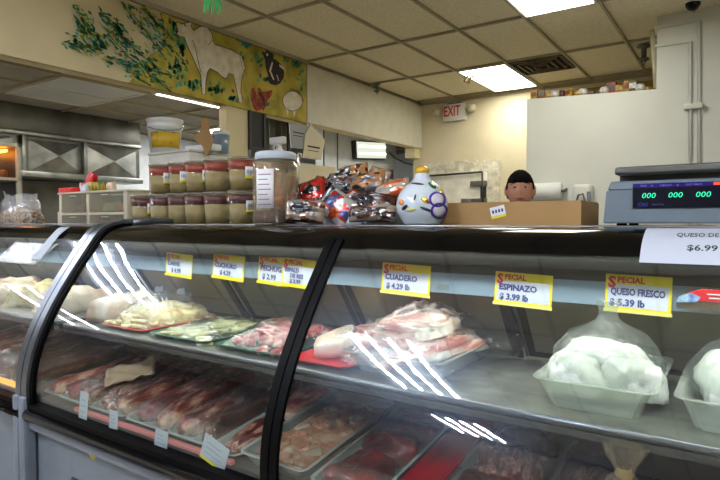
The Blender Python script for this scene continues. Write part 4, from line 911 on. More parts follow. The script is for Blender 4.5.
# ---------------------------------------------------------------- white cartons and snack bags
for i, (u0, u1, l) in enumerate([(286, 326, 'white carton under the red snack bags beside the jar'), (327, 362, 'middle white carton under the snack bags'), (363, 397, 'white carton under the snack bags next to the painted jar')]):
    a = at(u0, 225, 'y', 1.68).x; b = at(u1, 225, 'y', 1.68).x
    o = MB().bbox(0, b-a-.004, 0, .2, 0, .042, .003).build('white_carton', mat('carton_white', (196, 204, 210), .5) if 'cw' not in M else M['cw']); M['cw'] = o.data.materials[0]
    o.location = (a+.002, 1.68, ZT); tag(o, l, 'carton', 'white cartons on the ledge')
def snack(loc, w, h, d, rot, cols, label, seed, oval=None, badge=None):
    r = empty('snack_bag', loc, label=label, cat='snack bag', group='snack bags piled on the ledge'); r.rotation_euler = rot
    g = MB(); n = 22; V = []
    for sd in (1, -1):
        for i in range(n+1):
            for j in range(n+1):
                a, b = i/n*2-1, j/n*2-1; puff = (max(0, 1-abs(a)**2.4)*max(0, 1-abs(b)**3.5))**.55
                nz = noise.noise(Vector((a*3.5, b*3.5, seed+sd)))*.16+noise.noise(Vector((a*9, b*9, seed+sd*2)))*.07
                V.append((a*w/2*(1-.05*abs(b)), b*h/2, sd*(d/2*puff*(1+nz*1.6)+.001)))
    N1 = n+1
    for sd in (0, 1):
        o_ = sd*N1*N1
        for i in range(n):
            for j in range(n):
                a, b = (i+.5)/n*2-1, (j+.5)/n*2-1; k = 0
                if abs(b) > .86: k = 1
                q = noise.noise(Vector((a*1.8, b*1.8, seed*3.3)))
                if q > .12: k = 1
                if q < -.22: k = 2
                if oval and (a-oval[0])**2/oval[2]**2+(b-oval[1])**2/oval[3]**2 < 1: k = 3
                g.k = k; v = o_+i*N1+j; f = (v, v+N1, v+N1+1, v+1)
                g.f.append(f); g.m.append(k); g.s.append(True)
    g.v = V; bd = [i*N1 for i in range(N1)]+[n*N1+j for j in range(1, N1)]+[i*N1+n for i in range(n-1, -1, -1)]+[j for j in range(n-1, 0, -1)]
    for q in range(len(bd)): a, b = bd[q], bd[(q+1) % len(bd)]; g.f.append((a, b, b+N1*N1, a+N1*N1)); g.m.append(1); g.s.append(True)
    g.build('bag', cols, r)
    return r
fo = {k: mat('foil_'+k, c, .22, .3, coat=.8, bump=.6, bscale=35) for k, c in dict(red=(178, 32, 20), orange=(196, 84, 34), black=(26, 26, 32), silver=(120, 120, 122), white=(180, 176, 168), brown=(92, 48, 32), tan=(182, 130, 84), blue=(58, 76, 120), clear=(156, 136, 116), peach=(232, 178, 140)).items()}
def sb(u, v, y, w, h, d, rot, cols, label, seed, **k):
    p = at(u, v, 'y', y); return snack(p, w*1.14, h*1.16, d*1.1, rot, [fo[c] for c in cols], label, seed, **k)
R90 = PI/2
sb(305, 211, 1.60, .15, .075, .06, (R90-.1, .05, .15), ['clear', 'brown', 'silver', 'black'], 'greyish clear snack bag lying at the left end of the pile against the jar', 1, oval=(0, .2, .55, .4))
sb(310, 194, 1.76, .13, .10, .05, (R90-.3, -.25, .1), ['red', 'red', 'black', 'black'], 'bright red snack bag with a dark emblem at the left of the pile', 2, oval=(.1, .1, .35, .25))
sb(327, 201, 1.70, .05, .13, .035, (R90-.2, .65, .0), ['black', 'silver', 'black', 'black'], 'narrow black foil bag leaning between the two red bags', 3)
sb(338, 208, 1.69, .12, .10, .04, (R90-.3, .55, -.1), ['red', 'white', 'blue', 'orange'], 'red white and blue snack bag slanting down over the white cartons', 4, oval=(.2, -.3, .3, .3))
sb(350, 203, 1.76, .12, .09, .05, (R90-.4, -.2, .2), ['red', 'white', 'black', 'brown'], 'red and white snack bag in the middle of the pile', 5)
sb(371, 203, 1.73, .17, .065, .055, (R90-.5, .05, .0), ['brown', 'silver', 'black', 'black'], 'snack tray bag with a big black oval at the front right of the pile', 6, oval=(-.2, -.1, .55, .65))
sb(372, 214, 1.625, .16, .05, .05, (R90-.2, .0, .1), ['black', 'clear', 'brown', 'brown'], 'dark bag squeezed under the black oval one on the cartons', 7)
sb(343, 183, 1.82, .15, .07, .05, (R90-.5, .1, .0), ['silver', 'black', 'brown', 'tan'], 'silver snack bag behind the front row of the pile', 8)
sb(366, 183, 1.82, .15, .07, .05, (R90-.5, -.1, .0), ['tan', 'silver', 'black', 'brown'], 'tan and silver bag in the back row of the pile', 9)
sb(352, 176, 1.86, .13, .08, .05, (R90-.4, -.15, .1), ['black', 'tan', 'white', 'tan'], 'black topped snack bag at the very top of the pile', 10, oval=(.3, -.3, .35, .3))
sb(377, 180, 1.90, .09, .09, .04, (R90-.3, .3, 0), ['white', 'tan', 'clear', 'white'], 'pale crumpled bag sticking up at the top right of the pile', 11)
sb(391, 190, 1.76, .13, .06, .04, (R90-.6, -.25, .0), ['peach', 'white', 'orange', 'tan'], 'shiny peach coloured bag resting against the painted jar', 12)
sb(395, 206, 1.80, .07, .07, .04, (R90-.2, .1, .0), ['orange', 'red', 'black', 'orange'], 'small orange bag wedged beside the painted jar', 13)
sb(325, 186, 1.86, .12, .06, .05, (R90-.5, .3, 0), ['clear', 'red', 'silver', 'white'], 'crinkled clear and red bag behind the bright red one', 14)
sb(388, 216, 1.76, .08, .05, .05, (R90, .1, 0), ['black', 'brown', 'silver', 'black'], 'dark bag at the right end of the pile by the foot of the painted jar', 15)
# ---------------------------------------------------------------- painted ceramic jar
p = at(422, 225, 'y', 1.66); px = p.x
r = empty('ceramic_jar', (px, 1.66, ZT), label='round white ceramic jar painted with purple and yellow flowers', cat='jar')
cer = mat('white_glaze', (206, 216, 222), .15, coat=.7)
JP = [(0, 0), (.058, 0), (.062, .006), (.072, .022), (.083, .044), (.086, .064), (.083, .086), (.073, .108), (.056, .128), (.036, .143), (.026, .155), (.024, .168), (.018, .171), (0, .171)]
MB().lathe(JP, n=48).build('body', cer, r)
MB().lathe([(0, .168), (.018, .168), (.024, .176), (.022, .186), (.012, .194), (0, .196)], n=24).build('stopper', mat('yellow_glaze', (216, 176, 30), .2, rgb2=(190, 120, 20), vscale=20, coat=.6), r)
Q = crom(JP[2:11], 6)
def jrad(z):
    for i in range(1, len(Q)):
        if Q[i].y >= z: t = (z-Q[i-1].y)/max(1e-6, Q[i].y-Q[i-1].y); return Q[i-1].x+(Q[i].x-Q[i-1].x)*t
    return .027
av = math.atan2(-1.66, -px)   # side towards the shop
def jp(du, z, off=.0012):     # du metres across the visible face, to the right
    rad = jrad(z); t = av+max(-1.45, min(1.45, math.asin(max(-.98, min(.98, du/rad))))); return Vector(((rad+off)*math.cos(t), (rad+off)*math.sin(t), z))
def jblob(name, cx, cz, ax, az, m, ang=0, n=18, ring=None, off=.0014):
    g = MB(); V = [jp(cx, cz, off)]; c, s = math.cos(ang), math.sin(ang)
    def pt(k, f): t = 2*PI*k/n; x, z = ax*f*math.cos(t), az*f*math.sin(t); return jp(cx+x*c-z*s, cz+x*s+z*c, off)
    if ring: V = [pt(k, ring) for k in range(n)]+[pt(k, 1) for k in range(n)]; fs = [(k, (k+1) % n, n+(k+1) % n, n+k) for k in range(n)]
    else: V += [pt(k, .5) for k in range(n)]+[pt(k, 1) for k in range(n)]; fs = [(0, 1+k, 1+(k+1) % n) for k in range(n)]+[(1+k, 1+n+k, 1+n+(k+1) % n, 1+(k+1) % n) for k in range(n)]
    g.add(V, fs, True); o = g.build(name, m, r); o.modifiers.new('s', 'SOLIDIFY').thickness = .0006; return o
pu = mat('purple_glaze', (70, 50, 150), .25, coat=.5); ye = mat('petal_yellow', (220, 186, 40), .25, coat=.5); gr = mat('leaf_green', (30, 96, 50), .25, coat=.5); bk = mat('glaze_black', (30, 32, 50), .3, coat=.5); pw = mat('petal_white', (226, 222, 232), .25, coat=.5)
jblob('yellow_petal', .060, .098, .013, .028, ye, -.3, off=.0010)
for cx, cz in ((.048, .082), (.054, .045)):
    jblob('white_petal', cx, cz, .024, .023, pw, off=.0018); jblob('purple_outline', cx, cz, .028, .026, pu, ring=.74, off=.0026)
jblob('green_leaf', .032, .128, .016, .007, gr, -.7); jblob('yellow_petal', .012, .078, .018, .009, ye, -.5); jblob('brown_stroke', .017, .074, .008, .004, mat('glaze_brown', (130, 70, 40), .3), -.7, off=.003)
jblob('black_stroke', .012, .050, .020, .0045, bk, -.35); jblob('black_stroke', -.022, .088, .003, .010, bk, -.2); jblob('black_stroke', -.055, .056, .012, .006, bk, .7); jblob('yellow_petal', -.035, .048, .014, .006, mat('pale_yellow_glaze', (206, 206, 120), .3), .1)
jblob('black_stroke', -.016, .134, .022, .0035, bk, -.15); jblob('orange_petal', -.066, .074, .008, .010, mat('glaze_orange', (220, 130, 40), .3), .3)
# ---------------------------------------------------------------- cardboard box
a = at(441, 225, 'y', 1.70).x-.01; b = at(581, 225, 'y', 1.70).x; w = b-a; z = at(510, 203, 'y', 1.70).z-ZT
r = empty('cardboard_box', ((a+b)/2, 1.82, ZT), label='long flat brown cardboard box with a price sticker', cat='box')
cb = mat('cardboard', (160, 124, 72), .7, var=.08, vscale=6); 
g = MB(); g.box(-w/2, w/2, -.12, -.116, 0, z); g.box(-w/2, w/2, .112, .116, 0, z); g.box(-w/2, -w/2+.004, -.116, .112, 0, z); g.box(w/2-.004, w/2, -.116, .112, 0, z); g.box(-w/2+.004, w/2-.004, -.116, .112, 0, .004); g.build('box_body', cb, r)
MB().box(-w/2+.002, w/2-.002, -.118, -.002, z, z+.004).build('flap', cb, r); MB().box(-w/2+.002, w/2-.002, .002, .114, z, z+.004).build('flap', cb, r)
q = at(498, 212, 'y', 1.70); g = MB(); g.box(-.024, .024, -.001, 0, -.013, .018); g.k = 1; g.box(-.024, .024, -.0012, 0, -.018, -.013+.003); g.k = 2
for k in range(4): g.box(-.018+.010*k, -.012+.010*k, -.0016, -.001, -.002, .008)
o = g.build('price_sticker', [M['white'], M['yellow'], M['ink']], r); o.location = (q.x-(a+b)/2, -.1205, q.z-ZT); o.rotation_euler.y = -.22
# ---------------------------------------------------------------- scale
xa = at(603, 222, 'y', 1.62).x; W = .40
r = empty('price_scale', (xa+W/2, 1.62, ZT), label='grey blue electronic price scale with a glowing green display', cat='scale')
sc = mat('scale_grey_blue', (96, 109, 116), .45); h = at(608, 183, 'y', 1.62).z-ZT+.004
g = MB(); 
def taperbox(g, pts0, z0, pts1, z1):
    v = [(x, y, z0) for x, y in pts0]+[(x, y, z1) for x, y in pts1]; g.add(v, [(0, 1, 2, 3)[::-1], (4, 5, 6, 7)]+[(i, (i+1) % 4, 4+(i+1) % 4, 4+i) for i in range(4)], False)
rc = lambda a, b, c, d: [(a, c), (b, c), (b, d), (a, d)]
taperbox(g, rc(-W/2, W/2, 0, .28), .006, rc(-W/2+.006, W/2-.006, .004, .276), h*.80); o = g.build('body', sc, r); bv = o.modifiers.new('b', 'BEVEL'); bv.width = .004; bv.segments = 2
g = MB(); taperbox(g, rc(-W/2+.008, W/2-.008, .006, .274), h*.80, rc(-W/2+.016, W/2-.016, .012, .266), h); o = g.build('top_cover', sc, r); o.modifiers.new('b', 'BEVEL').width = .003
zt1 = at(622, 167, 'y', 1.62).z-ZT
MB().box(-W/2+.035, W/2-.035, .03, .25, h, zt1-.016).build('platter_support', M['dark'], r)
g = MB(); g.bbox(-W/2+.028, W/2-.028, -.01, .28, zt1-.022, zt1, .007); g.build('platter', M['steel'], r)
MB().box(-W/2+.032, W/2-.032, -.0125, -.0095, zt1-.016, zt1-.006).build('platter_edge', M['steeld'], r)
zs0 = at(633, 208, 'y', 1.62).z-ZT; zs1 = at(633, 184, 'y', 1.62).z-ZT; xs0 = at(633, 200, 'y', 1.62).x-(xa+W/2); xs1 = W/2-.03
MB().box(xs0, xs1, -.003, .006, zs0, zs1).build('display_window', mat('display_black', (8, 8, 22), .35, spec=.2), r)
MB().box(xs0, xs1, -.0036, -.003, zs1-.011, zs1).build('display_header', mat('display_purple', (36, 26, 96), .2), r)
dg = light('green_digits', (60, 240, 180), 1.1)
R = Matrix.Rotation(PI/2, 4, 'X'); hh = zs1-zs0
for k, s in enumerate(['000', '000', '000', '000']):
    text(s, .019, dg, r, Matrix.Translation((xs0+.020+k*.060, -.0038, zs0+hh*.40)) @ R @ Matrix(((1, .18, 0, 0), (0, 1, 0, 0), (0, 0, 1, 0), (0, 0, 0, 1))), name='digits', sx=1.15, th=.0002)
g = MB(); g.box(xs0+.178, xs0+.215, -.0042, -.0036, zs1-.009, zs1-.002); g.build('indicator', light('red_indicator', (255, 90, 50), .9), r)
pr = mat('display_print', (110, 100, 190), .4)
for k, s in enumerate(['TARE', 'lb', 'WEIGHT', 'lb', 'UNIT PRICE']): text(s, .007, pr, r, Matrix.Translation((xs0+[.016, .042, .062, .10, .118][k], -.0042, zs1-.0085)) @ R, name='display_print', th=.0001)
text('CAS', .013, light('logo_blue', (80, 90, 220), .5), r, Matrix.Translation((xs0+.012, -.0040, zs0+.004)) @ R, name='logo', th=.0001)
text('MAX 30 lb', .006, pr, r, Matrix.Translation((xs0+.045, -.0040, zs0+.006)) @ R, name='display_print', th=.0001)
for sx_ in (-1, 1):
    for sy_ in (.04, .24): MB().lathe([(0, 0), (.014, 0), (.012, .008), (0, .008)], c=(sx_*(W/2-.04), sy_, 0), n=12).build('foot', M['blackr'], r)
# ---------------------------------------------------------------- left end of the ledge
r = empty('drawer_organizer', (at(91, 225, 'y', 1.80).x, 1.80, ZT), label='cream and clear plastic drawer organizer behind the left case', cat='drawers')
xa = at(58, 225, 'y', 1.80).x; xb = at(125, 225, 'y', 1.80).x; cx = (xa+xb)/2; w = (xb-xa); zt = at(90, 191, 'y', 1.80).z-ZT; zm = at(90, 213, 'y', 1.80).z-ZT
g = MB(); xm = -w/2+w*.46
for x in (-w/2, xm-.02, w/2-.03): g.bbox(x, x+.035, 0, .14, 0, zt, .004)
g.bbox(-w/2-.01, w/2+.01, -.005, .145, zt-.012, zt, .003); g.box(-w/2, w/2, .002, .14, zm-.010, zm+.004); g.bbox(-w/2-.02, -w/2+.01, .0, .14, 0, zm+.01, .003); g.build('frame', M['cream'], r)
for (a, b) in ((-w/2+.035, xm-.02), (xm+.015, w/2-.03)):
    for (c, d) in ((.002, zm-.012), (zm+.006, zt-.014)):
        o = MB().box(a+.002, b-.002, -.004, .0, c, d).build('drawer', M['drawer'], r); MB().box((a+b)/2-.03, (a+b)/2+.03, -.010, -.004, d-.014, d-.009).build('handle', M['cream'], o)
MB().box(-w/2+.03, w/2-.03, .125, .13, 0, zt-.02).build('back_panel', mat('organizer_back', (130, 126, 112), .6), r)
random.seed(4)
for i, (x, z, s, c, l) in enumerate([(-w*.25, zm+.008, .05, (120, 70, 60), 'dark packet inside the upper left drawer'), (w*.22, zm+.008, .05, (170, 180, 130), 'pale green packet inside the upper right drawer'), (w*.36, zm+.008, .045, (206, 140, 90), 'orange packet inside the upper right drawer')]):
    o = lump(.12 if i < 2 else .07, .07, s, i+3, n=10).build('packet', mat('packet_%d' % i, c, .4)); o.location = (cx+x, 1.86, ZT+z); tag(o, l, 'packet')
zz = ZT+zt
o = MB().bbox(-.085, .085, -.04, .04, 0, .032, .004).box(-.07, .07, -.043, -.040, .008, .024).build('red_box', mat('red_candy_box', (200, 30, 26), .4, rgb2=(235, 90, 60), vscale=40, lo=.2, hi=.5)); o.location = (at(72, 190, 'y', 1.87).x, 1.87, zz); tag(o, 'flat red candy box on the left of the drawer organizer', 'box')
p = at(100, 190, 'y', 1.86); g = MB().lathe([(0, 0), (.055, 0), (.07, .05), (.066, .05), (.05, .005), (0, .005)], n=24); o = g.build('striped_bowl', mat('striped_bowl', (206, 150, 40), .4, rgb2=(70, 120, 50), vscale=24, stretch=(3, 3, .1), lo=.45, hi=.55)); o.location = (p.x, 1.86, zz); tag(o, 'orange and green striped bowl on the drawer organizer', 'bowl')
for (u, v, c, s, l, y) in [(90, 178, (190, 16, 30), .07, 'bright red packet sticking out above the striped bowl', 1.88), (84, 187, (210, 214, 226), .045, 'white and blue packet between the red box and the striped bowl', 1.83), (112, 184, (200, 180, 150), .05, 'small pale and red packet at the right of the striped bowl', 1.85)]:
    p = at(u, v, 'y', y); o = lump(.09 if c[1] < 20 else .06, .03, s, u, n=10, amp=.5).build('packet', mat('pk%d' % u, c, .35, rgb2=(200, 60, 50) if c[0] > 195 else None, vscale=30, lo=.3, hi=.45)); o.location = (p.x, y, zz+(.045 if u == 90 else 0)); o.rotation_euler.y = .4 if u == 90 else 0; tag(o, l, 'packet')
# bag of mixed peanuts at the far left
pa = at(18, 225, 'y', 1.72); r = empty('snack_sack', (pa.x, 1.74, ZT), label='open clear sack heaped with brown and tan nuts at the far left', cat='bag')
nut = mat('mixed_nuts', (170, 132, 84), .6, ramp=[(.36, (52, 38, 26)), (.48, (128, 92, 54)), (.58, (196, 164, 112)), (.7, (110, 84, 44))], vscale=55, bump=1, bscale=120)
o = lump(.36, .17, .105, 3, n=24, fine=.1, pw=.8).build('nuts', nut, r); tag(o, kind='stuff')
g = MB(); V = []; n = 40; M['sackf'] = clear('sack_film', (250, 250, 246), gl=.1, rough=.15, milky=.16, bump=.9, bscale=50); pf = [(1.0, .0), (1.06, .04), (1.0, .08), (.9, .12), (.8, .155), (.86, .185)]
for a, b in pf:
    for k in range(n): t = 2*PI*k/n; q = 1+.16*noise.noise(Vector((math.cos(t)*3, math.sin(t)*3, b*22))); V.append((.185*a*q*math.cos(t), .085*a*q*math.sin(t), b*(1+.25*noise.noise(Vector((math.cos(t)*2, math.sin(t)*2, 5))))))
g.add(V, [(i*n+k, i*n+(k+1) % n, (i+1)*n+(k+1) % n, (i+1)*n+k) for i in range(len(pf)-1) for k in range(n)], True); g.build('sack', M['sackf'], r)
# cream warmer cabinet
xr = at(22, 200, 'y', 2.22).x
r = empty('food_warmer', (xr-.25, 2.1, 0), label='cream framed glass food warmer with an orange glow at the left edge', cat='warmer')
zt = at(10, 135, 'y', 1.95).z; z1 = at(10, 175, 'y', 1.95).z
g = MB()
for (x, y) in ((.215, -.10), (.215, .09), (-.3, -.10), (-.3, .09)): g.bbox(x, x+.035, y, y+.035, .9, zt, .004)
g.bbox(-.3, .25, -.10, .125, zt-.03, zt, .004); g.bbox(-.3, .25, -.10, .125, z1-.012, z1+.012, .004); g.bbox(-.3, .25, -.10, .125, .9, .93, .004); g.build('frame', M['cream'], r)
MB().box(-.265, .215, -.09, -.085, .93, zt-.03).build('glass_panel', M['pane'], r); MB().box(-.3, .25, .115, .12, .93, zt-.03).build('back_panel', M['steeld'], r)
MB().tube([(-.25, .03, zt-.06), (.20, .03, zt-.06)], .012, 8).build('heat_lamp', light('heat_lamp', (255, 150, 50), 10), r)
MB().box(-.3, .25, -.1, .125, 0, .9).build('stand', M['steeld'], r)
for k, (dx, l) in enumerate([(.1, 'golden brown roll on the middle shelf of the food warmer'), (-.08, 'brown roll on the middle shelf at the left of the warmer')]):
    o = lump(.15, .1, .06, 60+k, n=12).build('bread_roll', mat('bread%d' % k, (176, 110, 56), .5, var=.4, vscale=10)); o.location = (xr-.25+dx, 2.11, z1+.012); tag(o, l, 'bread')
# orange price flag hanging on the frame
o = MB().bbox(-.025, .025, -.004, 0, -.02, .02, .002).build('orange_tag', mat('orange_tag', (222, 110, 40), .5)); q = at(24, 139, 'y', 1.99); o.location = (xr+.02, 1.998, q.z); tag(o, 'small orange tag on the frame of the food warmer', 'tag')
# ---------------------------------------------------------------- cream chest cabinet behind the tubs, with things on it
YC = 2.55; cabm = mat('off_white_cabinet', (206, 204, 190), .5, var=.05)
def cabinet(u0, u1, ub, vb, label):
    xa = at(u0, 150, 'y', YC).x; xb = at(u1, 155, 'y', YC+.38).x; zc = at(ub, vb, 'y', YC).z
    r = empty('storage_cabinet', ((xa+xb)/2, YC, 0), label=label, cat='cabinet'); w = xb-xa
    MB().bbox(-w/2, w/2, 0, .38, .06, zc-.02, .01).build('body', cabm, r); MB().bbox(-w/2-.003, w/2+.003, -.004, .384, zc-.02, zc, .006).build('top_panel', cabm, r); MB().box(-w/2+.03, w/2-.03, .03, .36, 0, .06).build('plinth', M['dark'], r)
    MB().box(-.12, .12, -.025, 0, zc-.5, zc-.48).build('handle', M['steel'], r)
    return zc
zl = cabinet(148, 231, 175, 150, 'off-white cabinet behind the sauce tubs with a bucket on top'); zr = cabinet(245, 300, 270, 156, 'lower off-white cabinet behind the big clear jar'); zc = zl
p = at(165, 150, 'y', 2.75); hb = at(165, 120, 'y', 2.75).z-zc
r = empty('plastic_bucket', (p.x, 2.75, zc), label='white plastic bucket with a yellow label on the cream cabinet', cat='bucket')
MB().lathe([(0, 0), (.105, 0), (.125, hb*.72), (.132, hb*.74), (.132, hb*.80), (.128, hb*.82), (.130, hb*.92), (.137, hb*.93), (.137, hb), (0, hb+.003)], n=40).build('body', M['whitep'], r)
a0 = math.atan2(-2.75, -p.x); g = MB(); V = []
for k in range(13):
    t = a0-.95+2.1*k/12; 
    for zz in (hb*.2, hb*.62): V.append(((.106+.02*zz/(hb*.72)+.002)*math.cos(t), (.106+.02*zz/(hb*.72)+.002)*math.sin(t), zz))
g.add(V, [(2*k, 2*k+2, 2*k+3, 2*k+1) for k in range(12)], True); o = g.build('yellow_label', mat('bucket_label', (196, 160, 36), .5, rgb2=(90, 66, 30), vscale=26, lo=.3, hi=.42), r); o.modifiers.new('s', 'SOLIDIFY').thickness = .0006
MB().tube([(.135*math.cos(a0+PI/2+t*0), .135*math.sin(a0+PI/2), hb*.86)]+[(.14*math.cos(a0+PI/2-t), .14*math.sin(a0+PI/2-t), hb*.86-.06*math.sin(t)) for t in [k*PI/10 for k in range(1, 10)]]+[(.135*math.cos(a0-PI/2), .135*math.sin(a0-PI/2), hb*.86)], .003, 6).build('handle', M['steel'], r)
# torn piece of cardboard standing on the cabinet
pp = [(193, 139), (197, 136), (202, 131), (201, 123), (204, 120), (208, 121), (210, 132), (213, 142), (210, 153), (206, 158), (203, 148), (198, 144)]
P = [at(u, v, 'y', 2.62) for u, v in pp]; c = at(204, 157, 'y', 2.62)
o = MB().prism([(q.x-c.x, q.z-zc) for q in P], 'y', -.004, .004).build('cardboard_scrap', cb); o.location = (c.x, 2.62, zc+.012); tag(o, 'torn brown cardboard piece standing upright on the cream cabinet', 'cardboard')
o = MB().bbox(-.14, .14, -.05, .05, 0, .045, .006).build('foam_box', M['white']); o.location = (at(202, 152, 'y', 2.72).x, 2.73, zc); tag(o, 'low white foam box behind the torn cardboard', 'box')
# small blue-clear container right of it
p = at(221, 147, 'y', 2.85); r = empty('water_container', (p.x, 2.85, zc), label='pale blue clear container with a lid beside the cream post', cat='container')
hw = at(221, 131, 'y', 2.85).z-zc; MB().lathe([(0, 0), (.055, 0), (.062, hw*.8), (.06, hw*.8), (.05, .004), (0, .004)], n=24).build('body', clear('blue_clear', (190, 214, 230), gl=.1, rough=.1, milky=.4, mcol=(170, 196, 214)), r); MB().lathe([(.0, hw), (.055, hw), (.066, hw*.9), (.066, hw*.8), (0, hw*.8)], n=24).build('lid', M['whitep'], r)
zc = zr
# spray bottle and red thing
p = at(279, 150, 'y', 2.86); r = empty('spray_bottle', (p.x, 2.86, zc), label='white spray bottle behind the big clear jar', cat='bottle'); s = at(279, 137, 'y', 2.86).z-zc
MB().lathe([(0, 0), (.05, 0), (.052, .02), (.05, s*.35), (.02, s*.55), (.018, s*.66), (0, s*.66)], n=24).build('bottle', M['whitep'], r)
g = MB(); g.bbox(-.075, .055, -.018, .018, s*.72, s, .008); g.build('spray_head', M['whitep'], r); MB().tube([(0, 0, s*.64), (0, 0, s*.74)], .02, 14).build('collar', M['whitep'], r); MB().tube([(-.03, 0, s*.74), (-.05, 0, s*.62), (-.045, 0, s*.5)], .008, 8).build('trigger', M['whitep'], r)
p = at(288, 150, 'y', 2.88); g = lump(.11, .07, .05, 44, n=14, amp=.4); o = g.build('red_cloth', mat('red_cloth', (176, 26, 30), .7)); o.location = (p.x, 2.88, zc); tag(o, 'bunched red cloth beside the spray bottle', 'cloth')
p = at(266, 152, 'y', 2.82); o = MB().lathe([(0, 0), (.03, 0), (.032, .06), (.024, .07), (0, .07)], n=20).build('paper_cup', M['whitep']); o.location = (p.x, 2.82, zc); tag(o, 'small white cup left of the spray bottle', 'cup')
# black framed board, dark blinds and paper notices at the opening
a = at(248, 118, 'x', -3.985); b = at(266, 118, 'x', -3.985); zb = at(256, 150, 'x', -3.985).z
r = empty('black_board', (-3.985, (a.y+b.y)/2, zb), label='tall narrow black framed board hanging beside the cream post', cat='board'); w = (b.y-a.y)/2-.01; h = 2.42-zb
MB().box(-.02, 0, -w, w, 0, h-.003).build('panel', M['blk'], r); g = MB(); g.box(0, .012, -w, -w+.03, 0, h-.003); g.box(0, .012, w-.03, w, 0, h-.003); g.box(0, .012, -w+.03, w-.03, 0, .03); g.build('frame', M['dark'], r)
pl = at(286, 140, 'x', -4.3); r = empty('dark_bottles_rack', (-4.45, 4.75, 2.0), label='dark hanging slats in the kitchen opening behind the spray bottle', cat='blinds')
for k in range(7): MB().box(-.01, .01, -.34+k*.1, -.26+k*.1, -.05, .5).build('slat', [M['dark'], M['steeld']][k % 2], r)
MB().box(-.02, .02, -.4, .4, .5, .6).build('rail', M['steeld'], r)
def notice(pts, x, m, label, lines):
    P = [at(u, v, 'x', x) for u, v in pts]; c = P[0]; r = empty('paper_notice', (x, c.y, c.z), label=label, cat='notice')
    MB().prism([(q.y-c.y, q.z-c.z) for q in P], 'x', -.004, .002).build('sheet', m, r)
    ym = max(P, key=lambda q: q.z).y-c.y; MB().box(-.02, .0, ym-.02, ym+.02, max(q.z for q in P)-c.z-.03, 2.425-c.z).build('tape', M['cream'], r)
    g = MB(); ys = [q.y-c.y for q in P]; y0, y1 = min(ys), max(ys); zl = min(q.z-c.z for q in P); zh = max(q.z-c.z for q in P)
    for k, (f, t) in enumerate(lines): g.box(.002, .003, y0+(y1-y0)*.2, y1-(y1-y0)*(.25+.05*k), zl+(zh-zl)*f, zl+(zh-zl)*(f+t))
    g.build('print', M['blk'], r)
notice([(289, 123), (308, 126), (303, 149), (291, 148)], -3.99, mat('notice_grey', (150, 152, 156), .6), 'grey paper notice hanging from the header at the opening', [(.62, .05), (.5, .03)])
notice([(305, 134), (311, 125), (325, 140), (321, 160), (303, 158)], -3.975, mat('notice_cream', (204, 194, 166), .6), 'cream tag shaped paper notice hanging beside the grey notice', [(.34, .05), (.24, .02)])
# ---------------------------------------------------------------- kitchen: range hood and lit ceiling
r = empty('range_hood', (-6.5, 3.3, 1.85), label='wide stainless range hood with crossed panels along the kitchen wall', cat='range hood')
y0, y1 = 1.45-3.3, 4.46-3.3
MB().bbox(-.9, 0, y0, y1, .48, .765, .005).build('hood_box', M['steeld'], r)
MB().bbox(-.9, .03, y0, y1, .43, .48, .01).build('hood_lip', M['steel'], r)
MB().box(-.9, -.02, y0, y1, .0, .43).build('filter_bank', M['steeld'], r)
ya = [at(u, 160, 'x', -6.49).y-3.3 for u in (28, 85, 140)]
def pyramid(a, b):
    g = MB(); c = (a+b)/2; zc_ = .215; x0 = -.018; z0, z1 = .05, .40; x1 = .045
    V = [(x0, a+.02, z0), (x0, b-.02, z0), (x0, b-.02, z1), (x0, a+.02, z1), (x1, c, .235)]
    for k, t in enumerate([(0, 1, 4), (1, 2, 4), (2, 3, 4), (3, 0, 4)]): g.k = [0, 0, 1, 0][k]; g.add(V, [t], False)
    g.k = 0; g.add(V[:4], [(0, 1, 2, 3)], False)
    g.build('crossed_panel', [M['steel'], M['steel']], r)
pyramid(ya[0], ya[1]); pyramid(ya[1], ya[2]-.02); pyramid(ya[0]-1.25, ya[0]-.12)
for y in (ya[0]-.05, ya[1], ): MB().bbox(-.02, .03, y-.02, y+.02, .02, .43, .003).build('divider', M['steel'], r)
MB().bbox(-.3, .06, y0, y1, -.02, .045, .005).build('grease_gutter', M['steel'], r)
tag(MB().box(-7.19, -7.1, 1.5, 4.4, 0, 1.83).build('steel_backsplash', M['steeld']), 'dark stainless wall sheet under the range hood', 'backsplash')
r = empty('cooking_range', (-6.8, 3.0, 0), label='dark cooking range under the stainless hood', cat='stove'); MB().bbox(-.28, .3, -1.3, 1.3, .1, .9, .01).build('body', M['steeld'], r)
MB().box(-.25, .28, -1.28, 1.28, 0, .1).build('base', M['dark'], r)
for k in range(6):
    MB().tube([(.32, -1.1+k*.42, .82), (.35, -1.1+k*.42, .82)], .022, 12).build('knob', M['blk'], r); MB().lathe([(.08, 0), (.1, .0), (.1, .02), (.08, .02)], c=(0, -1.1+k*.42, .9), n=20).build('burner', M['dark'], r)
struct(MB().box(-7.35, -7.2, 1.3, 9.1, 0, 2.6), 'wall_kitchen_left', wallb)
# white unlit panels, lit fixtures
def kpanel(x0, x1, y0, y1, label, m): return troffer(x0, x1, y0, y1, 2.598, m, label)
unlit = mat('unlit_lens', (186, 190, 192), .5)
kpanel(-5.44, -4.90, 2.62, 3.43, 'unlit pale ceiling panel in the kitchen, nearer the header', unlit); kpanel(-5.99, -5.46, 2.62, 3.43, 'unlit pale ceiling panel in the kitchen, nearer the range hood', unlit)
kpanel(-4.84, -4.35, 3.46, 4.32, 'long lit kitchen light seen just under the painted header', M['klens'])
kpanel(-6.3, -5.5, 5.2, 6.0, 'lit kitchen light behind the white bucket', M['klens']); 
sprinkler(Vector((-5.2, 5.0, 2.598)), 'dark sprinkler under the kitchen ceiling', 1.3)
